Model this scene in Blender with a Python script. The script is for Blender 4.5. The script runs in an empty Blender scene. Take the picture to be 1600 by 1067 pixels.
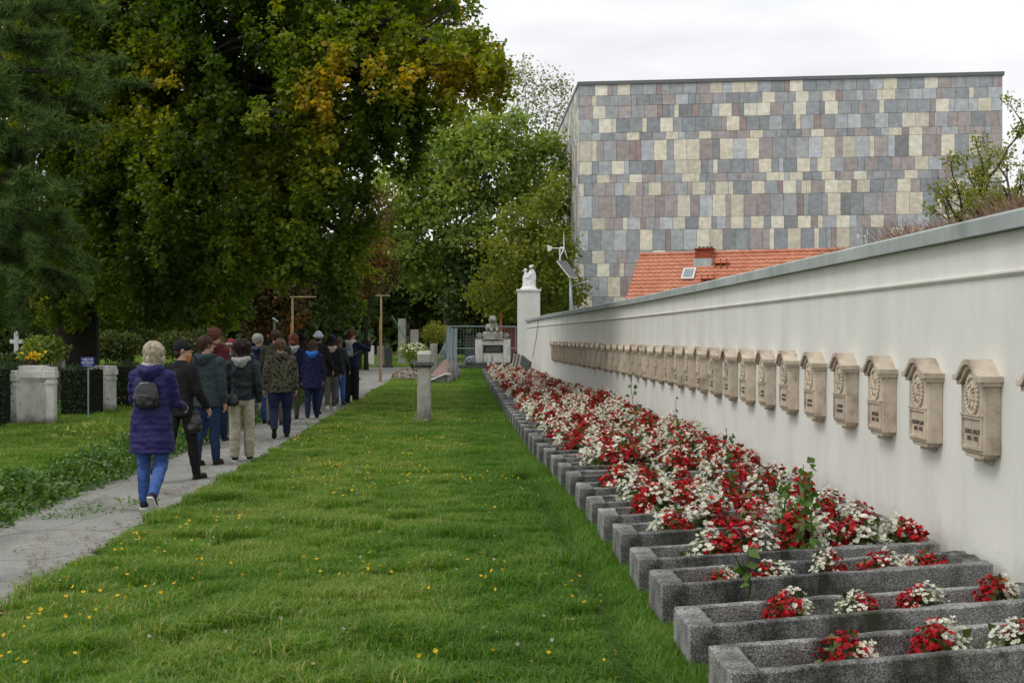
import bpy, bmesh, math, random
import numpy as np
from mathutils import Vector, Matrix, noise
random.seed(7); RNG = np.random.default_rng(7)
SC = bpy.context.scene
COL = SC.collection
# ------------------------------------------------------------------ camera, sky, sun, exposure
CAMH = 1.72; F = 2000.0; HOR = 526.0; VPX = 735.0
YAW = math.atan((800 - VPX) / F); CA, SA = math.cos(YAW), math.sin(YAW)
cam_d = bpy.data.cameras.new('camera'); cam = bpy.data.objects.new('camera', cam_d); COL.objects.link(cam)
cam_d.sensor_width = 36; cam_d.lens = 45; cam_d.clip_start = 0.05; cam_d.clip_end = 2000
cam_d.shift_y = -7.5 / 1600
cam.location = (0, 0, CAMH); cam.rotation_euler = (math.radians(90), 0, -YAW)
SC.camera = cam
SUN_EL, SUN_AZ = math.radians(52), math.radians(-115)     # azimuth from +Y, clockwise seen from above
W = bpy.data.worlds.new('World'); SC.world = W; W.use_nodes = True
nt = W.node_tree; nt.nodes.clear()
wo = nt.nodes.new('ShaderNodeOutputWorld'); bg = nt.nodes.new('ShaderNodeBackground')
sky = nt.nodes.new('ShaderNodeTexSky'); sky.sky_type = 'NISHITA'; sky.sun_disc = False
sky.sun_elevation = SUN_EL; sky.sun_rotation = SUN_AZ
tc = nt.nodes.new('ShaderNodeTexCoord'); mp = nt.nodes.new('ShaderNodeMapping'); mp.inputs['Scale'].default_value = (1, 1, 4.5)
nz = nt.nodes.new('ShaderNodeTexNoise'); nz.inputs['Scale'].default_value = 3.1; nz.inputs['Detail'].default_value = 7; nz.inputs['Roughness'].default_value = .55
rp = nt.nodes.new('ShaderNodeValToRGB')
rp.color_ramp.elements[0].position = .36; rp.color_ramp.elements[0].color = (.80, .81, .84, 1)
rp.color_ramp.elements[1].position = .56; rp.color_ramp.elements[1].color = (.97, .97, .975, 1)
sc_ = nt.nodes.new('ShaderNodeVectorMath'); sc_.operation = 'SCALE'; sc_.inputs['Scale'].default_value = 9.3
mx = nt.nodes.new('ShaderNodeMix'); mx.data_type = 'RGBA'; mx.inputs[0].default_value = .96
L = nt.links.new
L(tc.outputs['Generated'], mp.inputs['Vector']); L(mp.outputs[0], nz.inputs['Vector']); L(nz.outputs['Fac'], rp.inputs[0])
L(rp.outputs[0], sc_.inputs[0]); L(sky.outputs[0], mx.inputs[6]); L(sc_.outputs[0], mx.inputs[7])
L(mx.outputs[2], bg.inputs['Color']); bg.inputs['Strength'].default_value = .1; L(bg.outputs[0], wo.inputs[0])
sun_d = bpy.data.lights.new('sun', 'SUN'); sun_d.energy = 1.1; sun_d.angle = math.radians(22); sun_d.color = (1, .96, .9)
sun = bpy.data.objects.new('sun', sun_d); COL.objects.link(sun)
sdir = Vector((math.sin(SUN_AZ) * math.cos(SUN_EL), math.cos(SUN_AZ) * math.cos(SUN_EL), math.sin(SUN_EL)))
sun.rotation_euler = sdir.to_track_quat('Z', 'Y').to_euler()
vs = SC.view_settings; vs.view_transform = 'Standard'; vs.look = 'None'; vs.gamma = 1; vs.exposure = 0.22; vs.use_curve_mapping = False
try:
    SC.cycles.use_denoising = True; SC.cycles.max_bounces = 6; SC.cycles.diffuse_bounces = 3; SC.cycles.glossy_bounces = 2
    SC.cycles.transparent_max_bounces = 4; SC.cycles.caustics_reflective = False; SC.cycles.caustics_refractive = False
except Exception: pass

# ------------------------------------------------------------------ placing helpers
def at(px, py, Z):
    """world point that stands Z metres down the view, seen at photo pixel px, py"""
    xc = (px - 800) * Z / F
    return Vector((xc * CA + Z * SA, -xc * SA + Z * CA, CAMH + (HOR - py) * Z / F))
def gnd(px, py, h=0.0):
    return at(px, py, F * (CAMH - h) / (py - HOR))
def lin(r, g, b, k=1.0):
    def f(c):
        c /= 255.0
        return min(.95, k * (c / 12.92 if c <= .04045 else ((c + .055) / 1.055) ** 2.4))
    return (f(r), f(g), f(b), 1)
def tag(o, label=None, cat=None, group=None, kind=None):
    if label: o['label'] = label
    if cat: o['category'] = cat
    if group: o['group'] = group
    if kind: o['kind'] = kind
    return o
def empty(name, loc, label, cat, group=None, rz=0):
    o = bpy.data.objects.new(name, None); COL.objects.link(o); o.location = loc; o.rotation_euler = (0, 0, rz)
    o.empty_display_size = .1
    return tag(o, label, cat, group)
def link(name, me, parent=None, loc=None, rz=None):
    o = bpy.data.objects.new(name, me); COL.objects.link(o)
    if parent is not None: o.parent = parent
    if loc is not None: o.location = loc
    if rz is not None: o.rotation_euler = (0, 0, rz)
    return o
def copy_tree(o, parent=None):
    c = o.copy(); COL.objects.link(c)
    if parent is not None: c.parent = parent
    for ch in list(KIDS.get(o.name, [])):
        d = copy_tree(ch, c)
        KIDS.setdefault(c.name, []).append(d)
    return c
KIDS = {}

# ------------------------------------------------------------------ materials
MATS = {}
def mat(name, col, rough=.8, var=.18, scale=8.0, bump=.0, bscale=60.0, metal=0.0, spec=.3, col2=None, detail=6, stain=None, obj=True, trans=0.0):
    if name in MATS: return MATS[name]
    m = bpy.data.materials.new(name); m.use_nodes = True; MATS[name] = m
    n = m.node_tree.nodes; l = m.node_tree.links.new; b = n['Principled BSDF']
    b.inputs['Roughness'].default_value = rough; b.inputs['Metallic'].default_value = metal
    b.inputs['Specular IOR Level'].default_value = spec
    t = n.new('ShaderNodeTexCoord'); src = t.outputs['Object' if obj else 'Generated']
    if not obj:
        g = n.new('ShaderNodeNewGeometry'); src = g.outputs['Position']
    z = n.new('ShaderNodeTexNoise'); z.inputs['Scale'].default_value = scale; z.inputs['Detail'].default_value = detail
    l(src, z.inputs['Vector'])
    r = n.new('ShaderNodeValToRGB'); r.color_ramp.elements[0].position = .32; r.color_ramp.elements[1].position = .68
    c2 = col2 if col2 else tuple(min(.95, c * (1 + var)) for c in col[:3]) + (1,)
    c1 = col if col2 else tuple(c * (1 - var) for c in col[:3]) + (1,)
    r.color_ramp.elements[0].color = c1; r.color_ramp.elements[1].color = c2
    l(z.outputs['Fac'], r.inputs[0]); out = r.outputs[0]
    if stain:
        z2 = n.new('ShaderNodeTexNoise'); z2.inputs['Scale'].default_value = stain[1]; z2.inputs['Detail'].default_value = 8; z2.inputs['Roughness'].default_value = .65
        mpn = n.new('ShaderNodeMapping'); mpn.inputs['Scale'].default_value = stain[4] if len(stain) > 4 else (1, 1, .35)
        l(src, mpn.inputs[0]); l(mpn.outputs[0], z2.inputs['Vector'])
        r2 = n.new('ShaderNodeValToRGB'); r2.color_ramp.elements[0].position = stain[2]; r2.color_ramp.elements[1].position = stain[3]
        r2.color_ramp.elements[0].color = (0, 0, 0, 1); r2.color_ramp.elements[1].color = (1, 1, 1, 1)
        l(z2.outputs['Fac'], r2.inputs[0])
        mm = n.new('ShaderNodeMix'); mm.data_type = 'RGBA'; l(r2.outputs[0], mm.inputs[0]); l(out, mm.inputs[6]); mm.inputs[7].default_value = stain[0]
        out = mm.outputs[2]
    l(out, b.inputs['Base Color'])
    if bump:
        z3 = n.new('ShaderNodeTexNoise'); z3.inputs['Scale'].default_value = bscale; z3.inputs['Detail'].default_value = 5
        l(src, z3.inputs['Vector']); bp = n.new('ShaderNodeBump'); bp.inputs['Strength'].default_value = bump; bp.inputs['Distance'].default_value = .02
        l(z3.outputs['Fac'], bp.inputs['Height']); l(bp.outputs[0], b.inputs['Normal'])
    return m
def leafmat(name, cols, rough=.55, trans=.35, pscale=.35, spec=.35):
    """leaf colours: a ramp read with the per-leaf value 'tint'"""
    m = bpy.data.materials.new(name); m.use_nodes = True; MATS[name] = m
    n = m.node_tree.nodes; l = m.node_tree.links.new; b = n['Principled BSDF']
    a = n.new('ShaderNodeAttribute'); a.attribute_name = 'tint'
    r = n.new('ShaderNodeValToRGB'); e = r.color_ramp.elements
    for i, (p, c) in enumerate(cols):
        if i < 2: e[i].position = p; e[i].color = c
        else:
            q = e.new(p); q.color = c
    l(a.outputs['Fac'], r.inputs[0]); l(r.outputs[0], b.inputs['Base Color'])
    b.inputs['Roughness'].default_value = rough; b.inputs['Specular IOR Level'].default_value = spec
    tr = n.new('ShaderNodeBsdfTranslucent'); hs = n.new('ShaderNodeHueSaturation'); hs.inputs['Value'].default_value = 1.5; hs.inputs['Saturation'].default_value = 1.2
    l(r.outputs[0], hs.inputs['Color']); l(hs.outputs[0], tr.inputs[0])
    ms = n.new('ShaderNodeMixShader'); ms.inputs[0].default_value = trans
    l(b.outputs[0], ms.inputs[1]); l(tr.outputs[0], ms.inputs[2]); l(ms.outputs[0], n['Material Output'].inputs['Surface'])
    return m

# ------------------------------------------------------------------ mesh helpers
class MB:
    def __init__(s): s.v = []; s.f = []; s.mi = []
    def box(s, x0, x1, y0, y1, z0, z1, mi=0, M=None):
        b = len(s.v); P = [(x0,y0,z0),(x1,y0,z0),(x1,y1,z0),(x0,y1,z0),(x0,y0,z1),(x1,y0,z1),(x1,y1,z1),(x0,y1,z1)]
        if M is not None: P = [tuple(M @ Vector(p)) for p in P]
        s.v += P
        for f in ((0,3,2,1),(4,5,6,7),(0,1,5,4),(1,2,6,5),(2,3,7,6),(3,0,4,7)): s.f.append(tuple(b+i for i in f)); s.mi.append(mi)
        return s
    def hexa(s, P, mi=0):
        b = len(s.v); s.v += [tuple(p) for p in P]
        for f in ((0,3,2,1),(4,5,6,7),(0,1,5,4),(1,2,6,5),(2,3,7,6),(3,0,4,7)): s.f.append(tuple(b+i for i in f)); s.mi.append(mi)
        return s
    def tube(s, pts, rad, seg=8, mi=0, flat=1.0, caps=True):
        pts = [Vector(p) for p in pts]
        if not hasattr(rad, '__len__'): rad = [rad] * len(pts)
        b = len(s.v); n = len(pts); up = None
        for i, p in enumerate(pts):
            d = (pts[min(i+1, n-1)] - pts[max(i-1, 0)]).normalized()
            if up is None: up = d.orthogonal().normalized()
            up = (up - d * up.dot(d))
            up = up.normalized() if up.length > 1e-5 else d.orthogonal().normalized()
            sd = d.cross(up)
            for k in range(seg):
                a = 2 * math.pi * k / seg
                s.v.append(tuple(p + (up * math.cos(a) + sd * math.sin(a) * flat) * rad[i]))
        for i in range(n - 1):
            for k in range(seg):
                s.f.append((b+i*seg+k, b+i*seg+(k+1) % seg, b+(i+1)*seg+(k+1) % seg, b+(i+1)*seg+k)); s.mi.append(mi)
        if caps:
            s.f.append(tuple(b+k for k in reversed(range(seg)))); s.f.append(tuple(b+(n-1)*seg+k for k in range(seg))); s.mi += [mi, mi]
        return s
    def rings(s, R, seg=16, mi=0, pw=2.0):
        """horizontal rings (cx, cy, z, rx, ry)"""
        b = len(s.v)
        for (cx, cy, z, rx, ry) in R:
            for k in range(seg):
                a = 2 * math.pi * k / seg; c, q = math.cos(a), math.sin(a)
                e = 2.0 / pw
                s.v.append((cx + rx * math.copysign(abs(c) ** e, c), cy + ry * math.copysign(abs(q) ** e, q), z))
        n = len(R); up = R[-1][2] > R[0][2]
        for i in range(n - 1):
            for k in range(seg):
                q = (b+i*seg+k, b+i*seg+(k+1) % seg, b+(i+1)*seg+(k+1) % seg, b+(i+1)*seg+k)
                s.f.append(q if up else q[::-1]); s.mi.append(mi)
        lo = tuple(b+k for k in range(seg)); hi = tuple(b+(n-1)*seg+k for k in range(seg))
        s.f.append(lo[::-1] if up else lo); s.f.append(hi if up else hi[::-1]); s.mi += [mi, mi]
        return s
    def ball(s, c, r, seg=12, rg=8, mi=0, M=None):
        if not hasattr(r, '__len__'): r = (r, r, r)
        b = len(s.v); c = Vector(c)
        def P(x, y, z):
            p = Vector((x, y, z))
            if M is not None: p = M @ p
            return tuple(c + p)
        s.v.append(P(0, 0, -r[2]))
        for i in range(1, rg):
            t = -math.pi / 2 + math.pi * i / rg
            for k in range(seg):
                a = 2 * math.pi * k / seg
                s.v.append(P(r[0]*math.cos(t)*math.cos(a), r[1]*math.cos(t)*math.sin(a), r[2]*math.sin(t)))
        s.v.append(P(0, 0, r[2])); e = len(s.v) - 1
        for k in range(seg):
            s.f.append((b, b+1+(k+1) % seg, b+1+k)); s.f.append((e, e-seg+k, e-seg+(k+1) % seg)); s.mi += [mi, mi]
        for i in range(rg - 2):
            for k in range(seg):
                s.f.append((b+1+i*seg+k, b+1+i*seg+(k+1) % seg, b+1+(i+1)*seg+(k+1) % seg, b+1+(i+1)*seg+k)); s.mi.append(mi)
        return s
    def prism(s, prof, y0, y1, axis='y', mi=0):
        """closed profile of (u, z) pushed along an axis"""
        b = len(s.v); n = len(prof)
        for y in (y0, y1):
            for (u, z) in prof: s.v.append((u, y, z) if axis == 'y' else (y, u, z))
        for k in range(n): s.f.append((b+k, b+(k+1) % n, b+n+(k+1) % n, b+n+k)); s.mi.append(mi)
        s.f.append(tuple(b+k for k in reversed(range(n)))); s.f.append(tuple(b+n+k for k in range(n))); s.mi += [mi, mi]
        return s
    def mesh(s, name, mats, smooth=False, bevel=0, fix=True):
        me = bpy.data.meshes.new(name); me.from_pydata([tuple(v) for v in s.v], [], s.f)
        for m in (mats if isinstance(mats, (list, tuple)) else [mats]): me.materials.append(m)
        me.polygons.foreach_set('material_index', s.mi)
        if fix or bevel:
            bm = bmesh.new(); bm.from_mesh(me)
            if bevel: bmesh.ops.bevel(bm, geom=[e for e in bm.edges if e.is_manifold and e.calc_face_angle(0) > .6], offset=bevel, segments=1, affect='EDGES', profile=.5)
            bmesh.ops.recalc_face_normals(bm, faces=bm.faces); bm.to_mesh(me); bm.free()
        if smooth: me.polygons.foreach_set('use_smooth', [True] * len(me.polygons))
        me.update(); return me
    def build(s, name, mats, parent=None, smooth=False, bevel=0, loc=None, rz=None, fix=True):
        return reg(link(name, s.mesh(name, mats, smooth, bevel, fix), parent, loc, rz), parent)
def reg(o, parent):
    if parent is not None: KIDS.setdefault(parent.name, []).append(o)
    return o
_tmp = bpy.data.scenes.new('tmp_eval')
def fused(mb, mats, vox=.015, it=4, disp=None):
    """join overlapping closed shapes into one continuous skin"""
    me = mb.mesh('f', mats); o = bpy.data.objects.new('f', me); _tmp.collection.objects.link(o)
    r = o.modifiers.new('r', 'REMESH'); r.mode = 'VOXEL'; r.voxel_size = vox; r.use_smooth_shade = True
    if it: q = o.modifiers.new('s', 'SMOOTH'); q.iterations = it; q.factor = .5
    vl = _tmp.view_layers[0]; vl.update(); dg = vl.depsgraph
    out = bpy.data.meshes.new_from_object(o.evaluated_get(dg))
    bpy.data.objects.remove(o); bpy.data.meshes.remove(me)
    if len(out.materials) == 0:
        for m in (mats if isinstance(mats, (list, tuple)) else [mats]): out.materials.append(m)
    if disp:
        n = len(out.vertices); co = np.empty(n*3); out.vertices.foreach_get('co', co); no = np.empty(n*3); out.vertices.foreach_get('normal', no)
        co = co.reshape(-1, 3); no = no.reshape(-1, 3)
        d = np.array([disp(Vector(c)) for c in co]); co += no * d[:, None]
        out.vertices.foreach_set('co', co.ravel())
    out.polygons.foreach_set('use_smooth', [True] * len(out.polygons)); out.update()
    return out
def npmesh(name, V, faces_idx, per, mats, tint=None, smooth=False):
    """V (n,3), faces_idx flat loops, per = verts of each face (array)"""
    me = bpy.data.meshes.new(name)
    me.vertices.add(len(V)); me.vertices.foreach_set('co', np.ascontiguousarray(V, dtype=np.float32).ravel())
    me.loops.add(len(faces_idx)); me.loops.foreach_set('vertex_index', np.ascontiguousarray(faces_idx, dtype=np.int32))
    st = np.concatenate([[0], np.cumsum(per)[:-1]]).astype(np.int32)
    me.polygons.add(len(per)); me.polygons.foreach_set('loop_start', st)
    try: me.polygons.foreach_set('loop_total', np.asarray(per, dtype=np.int32))
    except Exception: pass
    if tint is not None:
        a = me.attributes.new('tint', 'FLOAT', 'POINT'); a.data.foreach_set('value', np.ascontiguousarray(tint, dtype=np.float32))
    for m in (mats if isinstance(mats, (list, tuple)) else [mats]): me.materials.append(m)
    me.update(calc_edges=True)
    if smooth: me.polygons.foreach_set('use_smooth', [True] * len(me.polygons))
    return me
# leaf templates: verts (x side, y along, z), faces
KITE = (np.array([(0, 0, 0), (.36, .45, .10), (0, 1, -.08), (-.36, .45, .10)]), [(0, 1, 2), (0, 2, 3)])
MAPLE2 = (np.array([(0, 0, 0), (.5, .28, .08), (.26, .62, .05), (0, 1, -.1), (-.26, .62, .05), (-.5, .28, .08)]), [(0, 1, 2, 3), (0, 3, 4, 5)])
MAPLE = (np.array([(0, 0, 0), (.30, .12, .03), (.56, .42, .1), (.26, .62, .05), (0, 1, -.08), (-.26, .62, .05), (-.56, .42, .1), (-.30, .12, .03)]),
         [(0, 1, 2, 3), (0, 3, 4), (0, 4, 5), (0, 5, 6, 7)])
NARROW = (np.array([(0, 0, 0), (.16, .4, .04), (0, 1, -.1), (-.16, .4, .04)]), [(0, 1, 2), (0, 2, 3)])
def scatter_leaves(P, size, tpl, nbias=(0, 0, 1), nb=.6, droop=.0, rng=RNG):
    """one small leaf at each point P: random axes, normals leaning to nbias"""
    n = len(P); V0, Fc = tpl
    nrm = rng.normal(size=(n, 3)); nrm /= np.linalg.norm(nrm, axis=1)[:, None]
    nrm = nrm * (1 - nb) + np.asarray(nbias) * nb; nrm /= np.linalg.norm(nrm, axis=1)[:, None] + 1e-9
    d = rng.normal(size=(n, 3)); d[:, 2] -= droop; d -= nrm * (d * nrm).sum(1)[:, None]; d /= np.linalg.norm(d, axis=1)[:, None] + 1e-9
    s = np.cross(d, nrm)
    sz = size if hasattr(size, '__len__') else size * rng.uniform(.65, 1.25, n)
    V = P[:, None, :] + sz[:, None, None] * (V0[None, :, 0, None] * s[:, None, :] + V0[None, :, 1, None] * d[:, None, :] + V0[None, :, 2, None] * nrm[:, None, :])
    k = len(V0); idx = np.concatenate([np.array(f) for f in Fc]); per = np.tile([len(f) for f in Fc], n)
    F_ = (np.arange(n)[:, None] * k + idx[None, :]).ravel()
    return V.reshape(-1, 3), F_, per, k
def leafobj(name, P, size, tpl, material, tint, parent=None, **kw):
    V, Fi, per, k = scatter_leaves(P, size, tpl, **kw)
    return reg(link(name, npmesh(name, V, Fi, per, material, np.repeat(tint, k)), parent), parent)
def vnoise(P, s, seed=0.0):
    return np.array([noise.noise(Vector((p[0] * s + seed, p[1] * s - seed, p[2] * s))) for p in P])

# ------------------------------------------------------------------ materials used
M_wall = mat('white_plaster', lin(218, 218, 212, 1.1), .9, .03, 1.3, .12, 30, stain=(lin(199, 198, 190, 1.05), .9, .45, .95, (1, 2.2, .5)))
M_zinc = mat('zinc_sheet', lin(170, 178, 176, 1.1), .55, .14, 3, .05, 12, spec=.4, stain=(lin(142, 151, 149), 2.2, .5, .75, (1, 1, .3)))
M_conc = mat('rough_concrete', (.34, .337, .33, 1), .95, .2, 220, .6, 120, col2=None, stain=((.06, .06, .055, 1), 3.0, .42, .64, (1, 1, .7)))
def speckle(m, dark, light, sc):
    n = m.node_tree.nodes; l = m.node_tree.links.new; b = n['Principled BSDF']
    v = n.new('ShaderNodeTexNoise'); v.inputs['Scale'].default_value = sc; v.inputs['Detail'].default_value = 3; v.inputs['Roughness'].default_value = .8
    g = n.new('ShaderNodeTexCoord'); l(g.outputs['Object'], v.inputs['Vector'])
    r = n.new('ShaderNodeValToRGB'); r.color_ramp.elements[0].position = .40; r.color_ramp.elements[1].position = .62
    r.color_ramp.elements[0].color = (dark,) * 3 + (1,); r.color_ramp.elements[1].color = (light,) * 3 + (1,)
    l(v.outputs['Fac'], r.inputs[0]); mm = n.new('ShaderNodeMix'); mm.data_type = 'RGBA'; mm.blend_type = 'MULTIPLY'; mm.inputs[0].default_value = 1
    old = b.inputs['Base Color'].links[0].from_socket; l(old, mm.inputs[6]); l(r.outputs[0], mm.inputs[7]); l(mm.outputs[2], b.inputs['Base Color'])
speckle(M_conc, .30, 1.6, 105)
M_soil = mat('damp_soil', (.045, .036, .026, 1), .95, .4, 30, .8, 60)
M_sand = mat('beige_sandstone', lin(196, 182, 164, 1.05), .85, .14, 9, .25, 70, stain=(lin(146, 128, 110, .9), 5, .5, .8, (1, 1, .4)))
M_letter = mat('dark_lettering', (.13, .11, .09, 1), .8, .1)
M_old = mat('old_grey_stone', lin(168, 166, 156, .9), .9, .18, 6, .35, 40, stain=(lin(88, 88, 80, .9), 2.6, .45, .75, (1, 1, .4)))
M_pale = mat('pale_weathered_stone', lin(208, 207, 200, 1.1), .9, .12, 4, .25, 40, stain=(lin(112, 112, 106, .9), 2.2, .5, .8, (1.6, 1.6, .5)))
M_darkst = mat('dark_stone', lin(92, 94, 92, .8), .8, .2, 6, .25, 40)
M_granite = mat('pinkish_stone', lin(150, 125, 115, .8), .8, .2, 12, .2, 60)
M_black = mat('black_plate', (.02, .022, .022, 1), .5, .2)
M_brick = mat('red_brick', lin(170, 84, 60, .8), .9, .25, 9, .2, 50)
M_wood = mat('pale_timber', lin(190, 165, 125, .75), .8, .2, 4, .15, 40)
M_wood2 = mat('orange_timber', lin(185, 125, 70, .75), .8, .2, 4, .15, 40)
M_galv = mat('galvanised_steel', lin(150, 165, 172), .45, .1, 6, metal=.4)
M_white = mat('white_paint', (.78, .78, .77, 1), .6, .04, 4)
M_bark = mat('dark_bark', (.032, .027, .022, 1), .95, .35, 5, .9, 18)
M_bark2 = mat('grey_bark', (.10, .095, .085, 1), .95, .3, 5, .6, 18)
M_twig = mat('twig_bark', (.06, .05, .04, 1), .95, .3, 5)
M_dryw = mat('dry_twig', lin(140, 112, 96, .9), .95, .25, 3)

def vary(m, lo, hi):
    n = m.node_tree.nodes; l = m.node_tree.links.new; oi = n.new('ShaderNodeObjectInfo'); mr = n.new('ShaderNodeMapRange'); mr.inputs['To Min'].default_value = lo; mr.inputs['To Max'].default_value = hi
    l(oi.outputs['Random'], mr.inputs[0]); hs = n.new('ShaderNodeHueSaturation'); l(mr.outputs[0], hs.inputs['Value']); b = n['Principled BSDF']
    l(b.inputs['Base Color'].links[0].from_socket, hs.inputs['Color']); l(hs.outputs[0], b.inputs['Base Color'])
def moss(m, col, sc, lo, hi):
    n = m.node_tree.nodes; l = m.node_tree.links.new; b = n['Principled BSDF']; g = n.new('ShaderNodeNewGeometry'); z = n.new('ShaderNodeTexNoise'); z.inputs['Scale'].default_value = sc; z.inputs['Detail'].default_value = 9; z.inputs['Roughness'].default_value = .7
    l(g.outputs['Position'], z.inputs['Vector']); r = n.new('ShaderNodeValToRGB'); r.color_ramp.elements[0].position = lo; r.color_ramp.elements[1].position = hi; r.color_ramp.elements[0].color = (0,0,0,1); r.color_ramp.elements[1].color = (1,1,1,1)
    l(z.outputs['Fac'], r.inputs[0]); mm = n.new('ShaderNodeMix'); mm.data_type = 'RGBA'; l(r.outputs[0], mm.inputs[0]); l(b.inputs['Base Color'].links[0].from_socket, mm.inputs[6]); mm.inputs[7].default_value = col; l(mm.outputs[2], b.inputs['Base Color'])
def base_dirt(m, col, h, k=.8):
    n = m.node_tree.nodes; l = m.node_tree.links.new; b = n['Principled BSDF']; g = n.new('ShaderNodeNewGeometry'); z = n.new('ShaderNodeTexNoise'); z.inputs['Scale'].default_value = 4.5; z.inputs['Detail'].default_value = 7
    l(g.outputs['Position'], z.inputs['Vector']); x = n.new('ShaderNodeSeparateXYZ'); l(g.outputs['Position'], x.inputs[0])
    a = n.new('ShaderNodeMapRange'); a.inputs[1].default_value = h; a.inputs[2].default_value = 0; a.inputs[3].default_value = -.35; a.inputs[4].default_value = .45; l(x.outputs['Z'], a.inputs[0])
    s_ = n.new('ShaderNodeMath'); s_.operation = 'ADD'; l(a.outputs[0], s_.inputs[0]); l(z.outputs['Fac'], s_.inputs[1]); r = n.new('ShaderNodeValToRGB'); r.color_ramp.elements[0].position = .45; r.color_ramp.elements[1].position = .85; r.color_ramp.elements[0].color = (0,0,0,1); r.color_ramp.elements[1].color = (k,k,k,1)
    l(s_.outputs[0], r.inputs[0]); mm = n.new('ShaderNodeMix'); mm.data_type = 'RGBA'; l(r.outputs[0], mm.inputs[0]); l(b.inputs['Base Color'].links[0].from_socket, mm.inputs[6]); mm.inputs[7].default_value = col; l(mm.outputs[2], b.inputs['Base Color'])
base_dirt(M_wall, lin(160, 157, 144, .95), .6, .4); base_dirt(M_pale, lin(105, 108, 92, .8), .4); base_dirt(M_old, lin(80, 82, 68, .8), .3)
vary(M_sand, .86, 1.12); moss(M_sand, lin(135, 122, 104, .85), 3.4, .52, .72); vary(M_conc, .82, 1.22); moss(M_conc, (.052, .062, .030, 1), 2.4, .56, .70); vary(M_zinc, .93, 1.06)
# ------------------------------------------------------------------ ground and path
def grid_sheet(name, x0, x1, y0, y1, nx, ny, z, material, zf=None, kind='structure', parent=None):
    X, Y = np.meshgrid(np.linspace(x0, x1, nx), np.linspace(y0, y1, ny)); Z = np.full_like(X, z)
    if zf is not None: Z = Z + zf(X, Y)
    V = np.stack([X, Y, Z], -1).reshape(-1, 3)
    i = np.arange(nx - 1)[None, :] + nx * np.arange(ny - 1)[:, None]
    Fi = np.stack([i, i + 1, i + 1 + nx, i + nx], -1).reshape(-1)
    o = link(name, npmesh(name, V, Fi, np.full((nx-1)*(ny-1), 4), material, smooth=True), parent); o['kind'] = kind; return o
M_ground = mat('turf_soil', (.035, .055, .018, 1), .95, .3, 1.2, .5, 30, obj=False, col2=(.055, .075, .024, 1))
grid_sheet('ground', -700, 700, -60, 1300, 60, 60, -.012, M_ground)
def pathmat():
    m = mat('worn_asphalt', lin(152, 152, 146, .88), .93, .1, 2.0, .35, 55, obj=False, stain=(lin(118, 117, 110, .82), 1.6, .48, .72, (1, .45, 1)))
    n = m.node_tree.nodes; l = m.node_tree.links.new; b = n['Principled BSDF']
    g = n.new('ShaderNodeNewGeometry')
    # fine aggregate
    v = n.new('ShaderNodeTexNoise'); v.inputs['Scale'].default_value = 90; v.inputs['Detail'].default_value = 3; l(g.outputs['Position'], v.inputs['Vector'])
    r = n.new('ShaderNodeValToRGB'); r.color_ramp.elements[0].position = .36; r.color_ramp.elements[1].position = .64
    r.color_ramp.elements[0].color = (.62,)*3 + (1,); r.color_ramp.elements[1].color = (1.25,)*3 + (1,); l(v.outputs['Fac'], r.inputs[0])
    mm = n.new('ShaderNodeMix'); mm.data_type = 'RGBA'; mm.blend_type = 'MULTIPLY'; mm.inputs[0].default_value = 1
    l(b.inputs['Base Color'].links[0].from_socket, mm.inputs[6]); l(r.outputs[0], mm.inputs[7])
    # cracks
    nn = n.new('ShaderNodeTexNoise'); nn.inputs['Scale'].default_value = 3; nn.inputs['Detail'].default_value = 4; l(g.outputs['Position'], nn.inputs['Vector'])
    ad = n.new('ShaderNodeMix'); ad.data_type = 'VECTOR'; ad.inputs[0].default_value = .25; l(g.outputs['Position'], ad.inputs[4]); l(nn.outputs['Color'], ad.inputs[5])
    w = n.new('ShaderNodeTexVoronoi'); w.feature = 'DISTANCE_TO_EDGE'; w.inputs['Scale'].default_value = 1.1; l(ad.outputs[1], w.inputs['Vector'])
    r2 = n.new('ShaderNodeValToRGB'); r2.color_ramp.elements[0].position = .004; r2.color_ramp.elements[1].position = .02
    r2.color_ramp.elements[0].color = (.6, .58, .55, 1); r2.color_ramp.elements[1].color = (1, 1, 1, 1); l(w.outputs['Distance'], r2.inputs[0])
    m3 = n.new('ShaderNodeMix'); m3.data_type = 'RGBA'; m3.blend_type = 'MULTIPLY'; m3.inputs[0].default_value = .8
    l(mm.outputs[2], m3.inputs[6]); l(r2.outputs[0], m3.inputs[7]); l(m3.outputs[2], b.inputs['Base Color'])
    return m
M_path = pathmat()
def edge_r(y): return -2.93 + .07 * noise.noise(Vector((0, y * 1.3, 3))) + .05 * noise.noise(Vector((5, y * 4, 3)))
def edge_l(y): return -4.42 - .06 * noise.noise(Vector((9, y * .8, 1))) - (max(0, min(1, (y - 48) / 8)) * 1.3 if y < 75 else 1.3)
ys = np.concatenate([np.arange(-2, 40, .25), np.arange(40, 130, 1.0)])
V = []; Fc = []
for i, y in enumerate(ys):
    a, b = edge_l(y), edge_r(y)
    for k in range(7): V.append((a + (b - a) * k / 6, y, .012 * noise.noise(Vector((k * .5, y * .4, 0)))))
for i in range(len(ys) - 1):
    for k in range(6): q = i * 7 + k; Fc += [q, q + 1, q + 8, q + 7]
pth = link('path', npmesh('path', np.array(V), np.array(Fc), np.full((len(ys)-1)*6, 4), M_path, smooth=True)); pth['kind'] = 'structure'
# side path that leaves to the left, past the strip of grass
V = [(-30, 59.5, .004), (-4.6, 59.5, .004), (-4.6, 55.0, .004), (-30, 55.0, .004)]
sp = link('side_path', npmesh('side_path', np.array(V), np.array([3, 2, 1, 0]), np.array([4]), M_path)); sp['kind'] = 'structure'
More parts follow.
